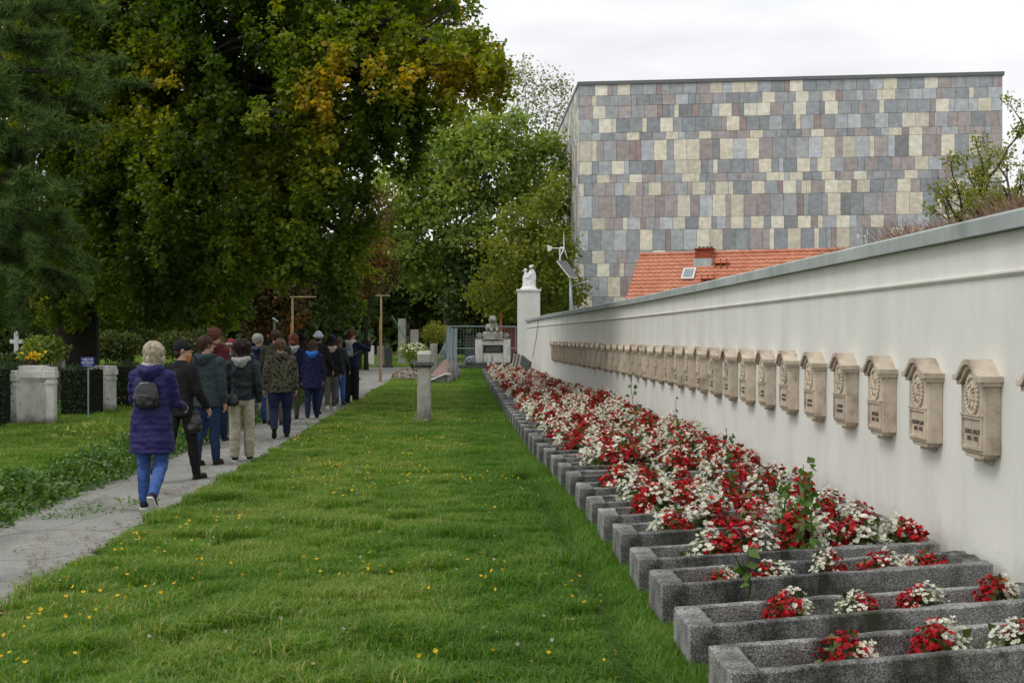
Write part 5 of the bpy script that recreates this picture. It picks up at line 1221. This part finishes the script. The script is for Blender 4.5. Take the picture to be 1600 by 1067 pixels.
        for (u, w_) in ((-.036, .016), (-.02, .023), (.03, .021), (.07, .026), (.10, .022), (.116, .010)):
            for lft in (0, .010):
                for sx in (-1, 1): Q.append(S(c0 + fw * u + Vector((sx * w_, 0, 0)) + dn * (.008 - lft)))
        for i in range(5):
            a = i * 4; b.v += []
        b.v = [tuple(q) for q in Q]
        for i in range(5):
            a, c_ = i * 4, i * 4 + 4; b.f += [(a, a+1, c_+1, c_), (a+2, c_+2, c_+3, a+3), (a, c_, c_+2, a+2), (a+1, a+3, c_+3, c_+1)]; b.mi += [0] * 4
        b.f += [(0, 2, 3, 1), (20, 21, 23, 22)]; b.mi += [0, 0]
        b.build('sole', so, sh_)
    return dict(t=t, s=s, dz=dz, S=S, A=A, g=g, yaw=P.get('yaw', 0))
def worldof(r, v):
    return r['g'] * 1 + Vector((0, 0, -r['g'].z)) + Matrix.Rotation(r['yaw'], 3, 'Z') @ r['S'](v)
def backpack(r, label, m, wd=.062, ht=.13, zc=.70, m2=None, y0=-.082):
    S, s = r['S'], r['s']; o0 = worldof(r, (0, 0, zc)); t = empty('backpack', o0, label, 'backpack', None, r['yaw'])
    b = MB(); b.rings([(0, (y0 - dy) * s, z * s, wd * rx * s, (.034 * ry) * s) for z, rx, ry, dy in ((-ht*.62, .75, .55, .012), (-ht*.55, .98, .95, .018), (-ht*.2, 1.05, 1.15, .022), (ht*.15, .95, 1.0, .018), (ht*.42, .72, .75, .012), (ht*.5, .4, .4, .006))], 18, pw=3)
    me = fused(b, m, .012, 2, lambda c: .006 * noise.noise(c * 16)); reg(link('bag_body', me, t), t)
    b = MB(); b.rings([(0, (y0 - .048) * s, z * s, wd * .75 * rx * s, .02 * s) for z, rx in ((-ht*.52, .8), (-ht*.46, 1), (-ht*.1, 1), (-ht*.04, .7))], 14, pw=3)
    me = fused(b, m2 or m, .011, 2, lambda c: .004 * noise.noise(c * 22)); reg(link('front_pocket', me, t), t)
    for sx in (-1, 1):
        MB().tube([Vector((sx * .045, y0 + .015, ht * .42)) * s, Vector((sx * .058, -.052, .835 - zc)) * s, Vector((sx * .064, .0, .848 - zc)) * s, Vector((sx * .066, .055, .80 - zc)) * s], .009 * s, 8, flat=.4).build('shoulder_strap', m, t)
        MB().tube([Vector((sx * wd * .95, y0, -ht * .45)) * s, Vector((sx * .115, -.03, -ht * .1)) * s], .004 * s, 6).build('side_strap', m, t)
    MB().tube([Vector((-.014, y0, ht * .45)) * s, Vector((0, y0 - .005, ht * .56)) * s, Vector((.014, y0, ht * .45)) * s], .004 * s, 6).build('grab_loop', m, t)
    return t
purple = cloth('purple_blue_quilted', (.013, .010, .082), .6, .2, 9, spec=.3); jeans = cloth('light_blue_denim', (.035, .085, .27), .9, .35, 9, stain=((.09, .17, .40, 1), 6, .45, .75, (1, 1, .4)))
black = cloth('black_cloth', (.010, .010, .011)); djeans = cloth('dark_denim', (.011, .018, .050), .9, .25, 9); mjeans = cloth('mid_denim', (.016, .034, .085), .9, .25, 9)
gjack = cloth('grey_green_jacket', (.028, .042, .048)); maroon = cloth('maroon_cloth', (.085, .012, .022)); lblue = cloth('pale_blue_cloth', (.16, .24, .27)); dgreen = cloth('dark_green_jacket', (.013, .02, .023), .5)
cream = cloth('cream_trousers', (.36, .33, .25), .9, .12, 8); navyp = cloth('navy_puffer', (.010, .014, .055), .5, spec=.4); olive = cloth('olive_coat', (.026, .028, .019)); navy = cloth('navy_coat', (.010, .010, .050)); navy2 = cloth('navy_jacket', (.009, .013, .038))
grey = cloth('grey_cloth', (.28, .28, .27)); beige = cloth('pale_fleece', (.45, .36, .30)); obt = cloth('olive_trousers', (.10, .095, .07)); brightb = cloth('bright_blue_lining', (.02, .14, .50)); orange = cloth('orange_fabric', (.55, .20, .02)); white_c = cloth('white_wool', (.55, .62, .65)); cobalt = cloth('cobalt_cap', (.015, .045, .35)); greyb = cloth('light_grey_pack', (.20, .20, .21), .7)
def camo():
    m = cloth('camouflage_cloth', (.05, .05, .035)); n = m.node_tree.nodes; l = m.node_tree.links.new; b = n['Principled BSDF']; t = n.new('ShaderNodeTexCoord'); z = n.new('ShaderNodeTexNoise'); z.inputs['Scale'].default_value = 19; z.inputs['Detail'].default_value = 3
    l(t.outputs['Object'], z.inputs['Vector']); r = n.new('ShaderNodeValToRGB'); r.color_ramp.interpolation = 'CONSTANT'; e = r.color_ramp.elements; e[0].color = (.014, .014, .010, 1); e[1].position = .44; e[1].color = (.058, .056, .034, 1)
    for p_, c in ((.52, (.105, .10, .065, 1)), (.60, (.03, .032, .02, 1))): q = e.new(p_); q.color = c
    l(z.outputs['Fac'], r.inputs[0]); l(r.outputs[0], b.inputs['Base Color']); return m
camo_m = camo()
blond = mat('pale_blond_hair', (.50, .44, .32, 1), .5, .3, 30, .5, 90); brown = mat('brown_hair', (.06, .032, .018, 1), .5, .3, 30, .5, 90); dbrown = mat('dark_curly_hair', (.022, .010, .008, 1), .5, .4, 40, .6, 90); ginger = mat('ginger_hair', (.16, .055, .03, 1), .5, .3, 30, .5, 90); fair = mat('fair_brown_hair', (.15, .095, .055, 1), .5, .3, 30, .5, 90); ggrey = mat('grey_hair', (.42, .42, .40, 1), .6, .25, 30, .5, 90); scarfm = cloth('patterned_scarf', (.42, .42, .44), .9, .6, 60)
wshoe = mat('white_trainer', (.6, .6, .58, 1), .6, .06); stripe = cloth('burgundy_knit', (.20, .03, .05))
R_ = math.radians
r1 = person('woman in long purple padded coat and blue jeans carrying a small black backpack', 238, 796, 538, dict(topc=purple, legc=jeans, hem=.335, puff=1.6, quilt=52, hood=True, scarf=scarfm, hair='bob', hairc=blond, head=38, legs=((8, 8), (-4, 40)), arms=((26, 12, 46), (16, 11, 60)), shoec=M_dsole, sole=M_sole, hp=.062, sh=.108, fat=1.04, legw=.98))
backpack(r1, 'small shiny black backpack worn over the purple coat', M_leather, .072, .15, .70)
r2 = person('man in black jacket, trousers and cap walking with a black bag', 284, 750, 532, dict(topc=black, legc=black, hem=.46, hair='cap', hatc=black, hairc=dbrown, head=-50, legs=((-16, 28), (14, 4)), arms=((0, 8, 18), (10, 14, 26)), sh=.098, fat=.92, yaw=-.45))
# shoulder bag of the man in black
h = worldof(r2, (.095, .02, .44)); t = empty('shoulder_bag', h, 'slouchy black bag hanging at the right hip of the man in black', 'bag')
me = fused(MB().rings([(0, 0, -.17, .07, .05), (0, 0, -.13, .10, .065), (0, 0, 0, .085, .06), (0, 0, .10, .05, .04)], 14), M_leather, .012, 2, lambda c: .014 * noise.noise(c * 14)); reg(link('bag_body', me, t), t)
MB().tube([(-.02, 0, .09), (-.06, .02, .32), (-.05, .05, .6)], .009, 6).build('strap', M_leather, t)
r3 = person('man with glasses in grey-green jacket, jeans and black boots', 322, 727, 527, dict(topc=gjack, legc=mjeans, hem=.45, puff=.8, hood=True, hair='short', hairc=brown, head=-48, glasses=1, legs=((-4, 4), (10, 4)), arms=((0, 9, 10), (0, 9, 12)), sh=.122, fat=1.14, yaw=-.25))
# orange backpack seen over the man in black
h = worldof(r3, (-.105, -.13, .86)); t = empty('orange_scarf', h, 'bright orange cloth between the black cap and the grey-green jacket', 'scarf')
me = fused(MB().rings([(0, 0, -.30, .02, .02), (.0, 0, -.2, .035, .03), (0, 0, 0, .075, .05), (0, 0, .06, .07, .05), (0, 0, .09, .04, .03)], 12), orange, .014, 2, lambda c: .02 * noise.noise(c * 11)); reg(link('cloth', me, t), t)
person('tall man in maroon jacket half hidden behind the grey-green jacket', 336, 692, 513, dict(topc=maroon, legc=djeans, hem=.45, hair='short', hairc=ginger, head=-20, hood=True, sole=M_sole, legs=((-10, 20), (12, 4)), fat=1.05))
person('person in pale blue top and striped burgundy knitted hat', 361, 668, 531, dict(topc=lblue, legc=jeans, hem=.45, hair='beanie', hatc=stripe, band=cloth('cream_knit', (.4, .34, .3)), hairc=None, legs=((-14, 36), (10, 4))))
r6 = person('woman with dark curly hair, dark jacket with grey hood and cream trousers', 378, 720, 534, dict(topc=dgreen, legc=cream, hem=.50, hood=grey, hair='curly', hairc=dbrown, legs=((-2, 3), (6, 3)), arms=((2, 10, 14), (2, 10, 14)), shoec=M_dsole, sole=M_sole, legw=1.14, hp=.055, sh=.115))
h = worldof(r6, (-.085, -.075, .515)); t = empty('handbag', h, 'black crossbody handbag on the hip of the curly haired woman', 'bag', None, .1)
me = fused(MB().rings([(0, 0, -.10, .09, .035), (0, 0, -.07, .125, .05), (0, 0, .02, .12, .05), (0, 0, .07, .09, .035)], 16, pw=3), M_leather, .012, 2, lambda c: .008 * noise.noise(c * 14)); reg(link('bag_body', me, t), t)
MB().tube([(-.1, 0, .05), (-.02, -.04, .22), (.12, -.055, .45), (.2, -.03, .56)], .007, 6).build('strap', M_leather, t)
person('grey haired person in navy padded jacket looking right', 404, 662, 523, dict(topc=navyp, legc=jeans, hem=.45, puff=1, quilt=40, hood=True, hair='short', hairc=ggrey, head=-40, legs=((-6, 10), (8, 4))))
person('woman in camouflage quilted jacket and blue jeans lifting one foot', 438, 684, 531, dict(topc=camo_m, legc=djeans, hem=.455, puff=1.2, quilt=34, hood=camo_m, hair='short', hairc=fair, legs=((-6, 42), (8, 5)), arms=((-6, 13, 14), (4, 13, 12)), hp=.066, sh=.125, fat=1.22, legw=1.1))
person('broad man in olive coat behind the camouflage jacket', 431, 664, 517, dict(topc=olive, legc=obt, hem=.42, hair='short', hairc=brown, head=10, sh=.13, fat=1.2, legs=((-8, 12), (8, 4))))
person('red haired woman in dark hooded coat behind the camouflage jacket', 457, 655, 523, dict(topc=navy2, legc=obt, hem=.42, hood=grey, hair='bob', hairc=ginger, legs=((-8, 14), (10, 4))))
person('long haired woman in navy coat with bright blue hood lining', 488, 655, 533, dict(topc=navy, legc=djeans, hem=.38, hood=brightb, hair='long', hairc=brown, legs=((-6, 10), (9, 4)), arms=((-4, 10, 10), (4, 10, 12)), sole=M_sole, fat=1.08))
person('person in white knitted hat among the crowd', 497, 646, 519, dict(topc=black, legc=djeans, hem=.42, hair='beanie', hatc=white_c, hairc=dbrown, legs=((8, 4), (-10, 16))))
person('young person in black jacket with pale fleece hood and white shoes', 517, 640, 526, dict(topc=black, legc=obt, hem=.45, hood=beige, hair='long', hairc=dbrown, shoec=wshoe, sole=M_sole, legs=((-8, 10), (10, 5))))
person('person in cobalt blue cap deep in the crowd', 519, 630, 525, dict(topc=gjack, legc=jeans, hem=.45, hair='cap', hatc=cobalt, hairc=brown))
person('fair haired woman in dark jacket beside the photographer', 529, 633, 529, dict(topc=dgreen, legc=jeans, hem=.45, hair='long', hairc=fair, hood=True))
person('dark haired person in olive jacket far in the crowd', 475, 625, 524, dict(topc=olive, legc=black, hem=.42, hair='long', hairc=dbrown))
r16 = person('red haired visitor in navy jacket holding a phone up to the right', 549, 630, 517, dict(topc=navy2, legc=black, hem=.47, hair='short', hairc=ginger, hood=cloth('cream_fleece', (.5, .45, .42)), head=-25, legs=((-3, 3), (5, 3)), arms=((8, 10, 20), (62, 34, 84)), legw=1.25, sh=.125, fat=1.1))
backpack(r16, 'light grey backpack worn by the red haired visitor', greyb, .062, .15, .72, M_galv)
w0 = r16['A'][1][2]; h = worldof(r16, w0 + r16['A'][1][3] * .05); t = empty('phone', h, 'dark phone held up by the red haired visitor', 'phone', None, -.4)
MB().box(-.07, .07, -.006, .006, -.035, .035).build('case', M_black, t, bevel=.004); MB().box(-.064, .064, -.0075, -.0062, -.03, .03).build('screen', mat('phone_screen', (.1, .12, .14, 1), .1, .1), t)
# ------------------------------------------------------------------ grass and small ground plants
M_grass = leafmat('grass_blade', [(0, (.075, .165, .018, 1)), (.5, (.135, .26, .032, 1)), (.82, (.17, .31, .045, 1)), (1, (.36, .37, .12, 1))], .5, .4, spec=.3)
def patchy(m, amp):
    n = m.node_tree.nodes; l = m.node_tree.links.new; at_ = [x for x in n if x.type == 'ATTRIBUTE'][0]; rp_ = [x for x in n if x.type == 'VALTORGB'][0]
    g = n.new('ShaderNodeNewGeometry'); z = n.new('ShaderNodeTexNoise'); z.inputs['Scale'].default_value = .8; z.inputs['Detail'].default_value = 5; l(g.outputs['Position'], z.inputs['Vector'])
    mr = n.new('ShaderNodeMapRange'); mr.inputs[1].default_value = .35; mr.inputs[2].default_value = .65; mr.inputs[3].default_value = -amp; mr.inputs[4].default_value = amp; l(z.outputs['Fac'], mr.inputs[0])
    # two mowing strips: the left one paler and dryer, the right one deeper green
    sx = n.new('ShaderNodeSeparateXYZ'); l(g.outputs['Position'], sx.inputs[0]); st = n.new('ShaderNodeMapRange'); st.inputs[1].default_value = -.35; st.inputs[2].default_value = .12; st.inputs[3].default_value = .16; st.inputs[4].default_value = -.22
    l(sx.outputs['X'], st.inputs[0]); a2 = n.new('ShaderNodeMath'); a2.operation = 'ADD'; l(mr.outputs[0], a2.inputs[0]); l(st.outputs[0], a2.inputs[1]); mr = a2
    ad = n.new('ShaderNodeMath'); ad.operation = 'ADD'; l(at_.outputs['Fac'], ad.inputs[0]); l(mr.outputs[0], ad.inputs[1]); l(ad.outputs[0], rp_.inputs[0])
patchy(M_grass, .26)
M_clover = leafmat('clover_leaf', [(0, (.08, .16, .035, 1)), (1, (.20, .31, .10, 1))], .5, .3)
SRC = bpy.data.collections.new('tufts')     # sources live outside the scene; the mesh is read, not the object
def tuft(seed, n, R, h, w=.0036, lean=.5, clover=0):
    rng = np.random.default_rng(seed); V = []; Fi = []; pr = []; tn = []; base = 0
    for i in range(n):
        r = R * math.sqrt(rng.uniform()); a = rng.uniform(0, 6.283); p = np.array([r * math.cos(a), r * math.sin(a), 0]); hh = h * rng.uniform(.45, 1.15); th = rng.uniform(0, 6.283)
        d = np.array([math.cos(th), math.sin(th), 0]); sd = np.array([-d[1], d[0], 0]); ln = lean * rng.uniform(.2, 1.3); ww = w * rng.uniform(.7, 1.4)
        q1 = p + d * hh * ln * .25 + np.array([0, 0, hh * .55]); q2 = p + d * hh * ln + np.array([0, 0, hh * (1 - .3 * ln)])
        V += [p - sd * ww, p + sd * ww, q1 + sd * ww * .8, q1 - sd * ww * .8, q2]; Fi += [base, base+1, base+2, base+3, base+3, base+2, base+4]; pr += [4, 3]; tn += [min(1, max(0, rng.normal(.45, .30)))] * 5; base += 5
    me = npmesh('tuft', np.array(V), np.array(Fi), np.array(pr), M_grass, np.array(tn))
    if clover:
        P = rng.normal(0, R * .55, (clover, 3)); P[:, 2] = abs(rng.normal(h * .4, h * .15, clover)); Vc, Fc_, pc, k = scatter_leaves(P, .022, KITE, nb=.8, rng=rng)
        m2 = npmesh('cl', Vc, Fc_, pc, M_clover, np.repeat(rng.uniform(0, 1, clover), k)); oa = bpy.data.objects.new('a', me); 
        # join by hand: vertices, faces and tint
        V2 = np.concatenate([np.array(V), Vc]); F2 = np.concatenate([np.array(Fi), Fc_ + len(V)]); P2 = np.concatenate([np.array(pr), pc]); T2 = np.concatenate([np.array(tn), np.repeat(rng.uniform(0, 1, clover), k)])
        bpy.data.objects.remove(oa); me = npmesh('tuft', V2, F2, P2, [M_grass, M_clover], T2); mi = np.zeros(len(P2), dtype=np.int32); mi[len(pr):] = 1; me.polygons.foreach_set('material_index', mi)
    o = bpy.data.objects.new('tuft_source', me); SRC.objects.link(o); return o
TUF = [tuft(1, 170, .13, .062, lean=.8, clover=16), tuft(2, 170, .13, .052, lean=.7, clover=26), tuft(3, 150, .13, .078, lean=1.1, clover=6), tuft(4, 160, .13, .042, clover=40), tuft(5, 130, .12, .11, .0035, 1.1), tuft(6, 170, .14, .06, lean=1.0)]
def scatter(name, pts, rot, scl, srcs, label, cat, pick=None):
    me = bpy.data.meshes.new(name); me.vertices.add(len(pts)); me.vertices.foreach_set('co', np.asarray(pts, dtype=np.float32).ravel())
    for nm, v in (('rz', rot), ('sc', scl)): a = me.attributes.new(nm, 'FLOAT', 'POINT'); a.data.foreach_set('value', np.asarray(v, dtype=np.float32))
    a = me.attributes.new('pk', 'INT', 'POINT'); a.data.foreach_set('value', np.asarray(pick if pick is not None else RNG.integers(0, len(srcs), len(pts)), dtype=np.int32))
    o = link(name, me); tag(o, label, cat, kind='stuff')
    g = bpy.data.node_groups.new(name, 'GeometryNodeTree'); g.interface.new_socket('Geometry', in_out='INPUT', socket_type='NodeSocketGeometry'); g.interface.new_socket('Geometry', in_out='OUTPUT', socket_type='NodeSocketGeometry')
    N = g.nodes; K = g.links.new; gi = N.new('NodeGroupInput'); go = N.new('NodeGroupOutput'); iop = N.new('GeometryNodeInstanceOnPoints'); jn = N.new('GeometryNodeJoinGeometry')
    for s_ in srcs[::-1]:
        oi = N.new('GeometryNodeObjectInfo'); oi.inputs['Object'].default_value = s_; oi.inputs['As Instance'].default_value = False; g2 = N.new('GeometryNodeGeometryToInstance'); K(oi.outputs['Geometry'], g2.inputs[0]); K(g2.outputs[0], jn.inputs[0])
    def na(nm, ty): a_ = N.new('GeometryNodeInputNamedAttribute'); a_.data_type = ty; a_.inputs['Name'].default_value = nm; return [q for q in a_.outputs if q.enabled and q.name == 'Attribute'][0]
    cx = N.new('ShaderNodeCombineXYZ'); K(na('rz', 'FLOAT'), cx.inputs[2]); er = N.new('FunctionNodeEulerToRotation'); K(cx.outputs[0], er.inputs[0])
    K(gi.outputs[0], iop.inputs['Points']); K(jn.outputs[0], iop.inputs['Instance']); iop.inputs['Pick Instance'].default_value = True; K(na('pk', 'INT'), iop.inputs['Instance Index'])
    K(er.outputs[0], iop.inputs['Rotation']); K(na('sc', 'FLOAT'), iop.inputs['Scale']); K(iop.outputs[0], go.inputs[0])
    m = o.modifiers.new('scatter', 'NODES'); m.node_group = g; return o
def lawn_pts(x0f, x1f, y0, y1, dens, far):
    """density dens(y) per square metre"""
    P = []; y = y0
    while y < y1:
        st = .5 if y < 20 else 2; d = dens(y); a, b = x0f(y), x1f(y); n = int(d * (b - a) * st)
        if n > 0: P.append(np.stack([RNG.uniform(a, b, n), RNG.uniform(y, y + st, n), np.zeros(n)], -1))
        y += st
    return np.concatenate(P)
dn = lambda y: 115 if y < 12 else max(20, 115 * (12 / y) ** 1.05)
sz = lambda y: np.clip(.85 + (y - 12) * .018, .85, 1.5)
P = lawn_pts(lambda y: edge_r(y) + .02, lambda y: max(plx(y) - .02, edge_r(y) + .5), 4.5, 66, dn, 0)
n = 3200; y = 5.2 + 30 * RNG.uniform(0, 1, n) ** 1.5; P = np.concatenate([P, np.stack([np.array([plx(v) for v in y]) - RNG.uniform(.0, .2, n), y, np.zeros(n)], -1)])
k = vnoise(P, .9, 5); hs2 = 1 + .1 * k
# the strip between beds and grass is a little taller, a few long tussocks
long_ = ((vnoise(P, 1.6, 31) > .36) | (P[:, 0] > np.array([plx(v) for v in P[:, 1]]) - .16)) & (P[:, 1] < 16); pk = RNG.integers(0, 6, len(P)); pk[long_] = 4
n = 420; y = 5.5 + 40 * RNG.uniform(0, 1, n) ** 1.4; q_ = np.stack([RNG.uniform(-2.85, .9, n), y, RNG.uniform(.035, .06, n)], -1)
o = leafobj('fallen_leaves', q_, .032, KITE, leafmat('fallen_leaf', [(0, (.20, .10, .03, 1)), (1, (.45, .33, .08, 1))], .8, .2), RNG.uniform(0, 1, n), nb=.8); tag(o, 'a few yellow and brown fallen leaves lying in the lawn', 'leaves', kind='stuff')
scatter('lawn_grass', P, RNG.uniform(0, 6.28, len(P)), sz(P[:, 1]) * hs2 * RNG.uniform(.8, 1.2, len(P)) * np.where(long_, 1.35, 1), TUF, 'thick mown lawn between the path and the planters', 'grass', pk)
P = lawn_pts(lambda y: max(-14 - y * .2, -.40 * y - 1.0), lambda y: edge_l(y) - .12, 10, 70, lambda y: 60 if y < 16 else max(9, 60 * (16 / y) ** 1.1), 0)
P = P[~((P[:, 1] > 55) & (P[:, 1] < 59.5))]
scatter('verge_grass', P, RNG.uniform(0, 6.28, len(P)), sz(P[:, 1]) * RNG.uniform(.9, 1.4, len(P)), TUF, 'rough grass between the kerb and the dark hedges', 'grass')
P = []
for (x0, y, Lx, t) in planters[:30]:
    n = 26
    for i in range(n):
        xx = random.uniform(-.05, Lx * (1 if y < 10 else .35)) ; P.append((x0 + xx, y + SKEW * xx + random.uniform(.03, .42), 0))
P = np.array(P); scatter('weedy_grass', P, RNG.uniform(0, 6.28, len(P)), RNG.uniform(.7, 1.1, len(P)), TUF, 'grass and weeds in the gaps between the planters', 'grass')
# far lawn beyond the path bend
P = lawn_pts(lambda y: -.45 * y, lambda y: 3.0 if y > 71 else -6.0, 66, 110, lambda y: 7, 0); scatter('far_grass', P, RNG.uniform(0, 6.28, len(P)), RNG.uniform(1.4, 2.2, len(P)), TUF, 'far grass under the trees behind the monument', 'grass')
# broad leaved ground cover over the kerb
M_ivy = leafmat('ground_cover_leaf', [(0, (.05, .115, .02, 1)), (.7, (.11, .21, .04, 1)), (1, (.20, .30, .08, 1))], .42, .3, spec=.4)
n = 42000; y = 9 + 36 * RNG.uniform(0, 1, n) ** 1.35; x = -4.60 + RNG.normal(0, .19, n); gp = np.stack([x, y, np.zeros(n)], -1); kk = vnoise(gp, 1.1, 40)
keep = (x < -4.18) & (kk > -.42 + .5 * (np.abs(x + 4.62) / .6 - .5)); gp = gp[keep]; gp[:, 2] = (np.clip(.34 - .7 * np.abs(gp[:, 0] + 4.66), .03, .3) * (1 + 1.1 * kk[keep])) * RNG.uniform(.25, 1, keep.sum())
o = leafobj('ground_cover', gp, .062, KITE, M_ivy, RNG.uniform(0, 1, len(gp)), nb=.4); tag(o, 'broad leaved ground cover spilling over the kerb along the path', 'ground cover', kind='stuff')
for (px, py, r) in ((207, 788, .10), (158, 799, .10), (95, 808, .08), (480, 665, .10), (345, 655, .12)):
    c = gnd(px, py); n = 60; q_ = np.stack([c.x + RNG.normal(0, r * 1.6, n), c.y + RNG.normal(0, r * 1.3, n), RNG.uniform(.005, .05, n)], -1)
    o = leafobj('path_weed', q_, .06, NARROW, M_clover, RNG.uniform(0, 1, n), nb=.3); tag(o, 'low green weed tuft growing through the asphalt %s' % {207: 'by the purple coat woman', 158: 'at the left edge of the path', 95: 'nearest the lower left ground cover', 480: 'under the crowd', 345: 'behind the grey-green jacket man'}[px], 'weed')
# yellow hawkweed, dandelion clocks, clover heads
def heads(name, n, m, R, zf, label, reg_=None, cluster=True):
    y = 6.5 + 48 * RNG.uniform(0, 1, n * 3) ** 1.35; x = RNG.uniform(-2.85, .85, n * 3); gp = np.stack([x, y, np.zeros(n * 3)], -1)
    if cluster: k = vnoise(gp, .5, 77) + .28 * np.clip((-x) / 3, -.4, 1) + RNG.uniform(-.12, .12, n * 3); gp = gp[np.argsort(-k)[:n]]
    else: gp = gp[:n]
    gp[:, 2] = zf * RNG.uniform(.7, 1.25, len(gp)); o_ = RNG.normal(0, .35, (len(gp), 3)) + np.array([0, -.15, 1]); v = bloom(np.random.default_rng(9), gp, R, o_)
    me = npmesh(name, *v[:3], m, v[3]); o = link(name, me); tag(o, label, 'flowers', kind='stuff')
heads('yellow_flowers', 760, M_yfl, .0135, .08, 'scattered small yellow flowers in the lawn')
heads('seed_heads', 230, leafmat('seed_head', [(0, (.30, .27, .22, 1)), (1, (.48, .44, .38, 1))], .9, .2), .012, .09, 'scattered pale clover and dandelion seed heads in the lawn', cluster=False)
# litter on the path
n = 5000; y = 7 + 40 * RNG.uniform(0, 1, n) ** 1.6; x = RNG.uniform(-4.4, -2.95, n); gp = np.stack([x, y, np.full(n, .012)], -1); k = vnoise(gp * np.array([1, .5, 1]), 1.4, 60) + .3 * (np.abs(x + 3.67) / .75 > .75); gp = gp[k > .16]
gp[:, 2] = .016 + RNG.uniform(0, .006, len(gp))
o = leafobj('leaf_litter', gp, .035, KITE, M_litter, RNG.uniform(0, .8, len(gp)), nb=.93); tag(o, 'brown dry leaf litter scattered on the path', 'leaf litter', kind='stuff')
# crumbly soil edge between path and lawn
n = 2600; y = 6 + 44 * RNG.uniform(0, 1, n) ** 1.5; x = np.array([edge_r(v) for v in y]) + RNG.normal(0, .035, n); gp = np.stack([x, y, RNG.uniform(.0, .03, n)], -1)
o = leafobj('soil_edge', gp, .032, KITE, mat('crumbly_soil', (.10, .08, .055, 1), 1, .4), RNG.uniform(0, 1, n), nb=.5); tag(o, 'crumbly dark soil along the right edge of the path', 'soil', kind='stuff')
# white flowered tall weeds near the hedge
for (px, py, lab) in ((175, 640, 'arching pale weeds at the foot of the slim pier'), (150, 690, 'white flowered weeds in the grass left of the purple coat')):
    c = gnd(px, py); n = 90; q_ = np.stack([c.x + RNG.normal(0, .3, n), c.y + RNG.normal(0, .5, n), RNG.uniform(.05, .35, n)], -1)
    o = leafobj('tall_grass_weed', q_, .13, NARROW, M_ash, RNG.uniform(.3, 1, n), nb=.2); tag(o, lab, 'weeds', kind='stuff')
bpy.data.scenes.remove(_tmp)
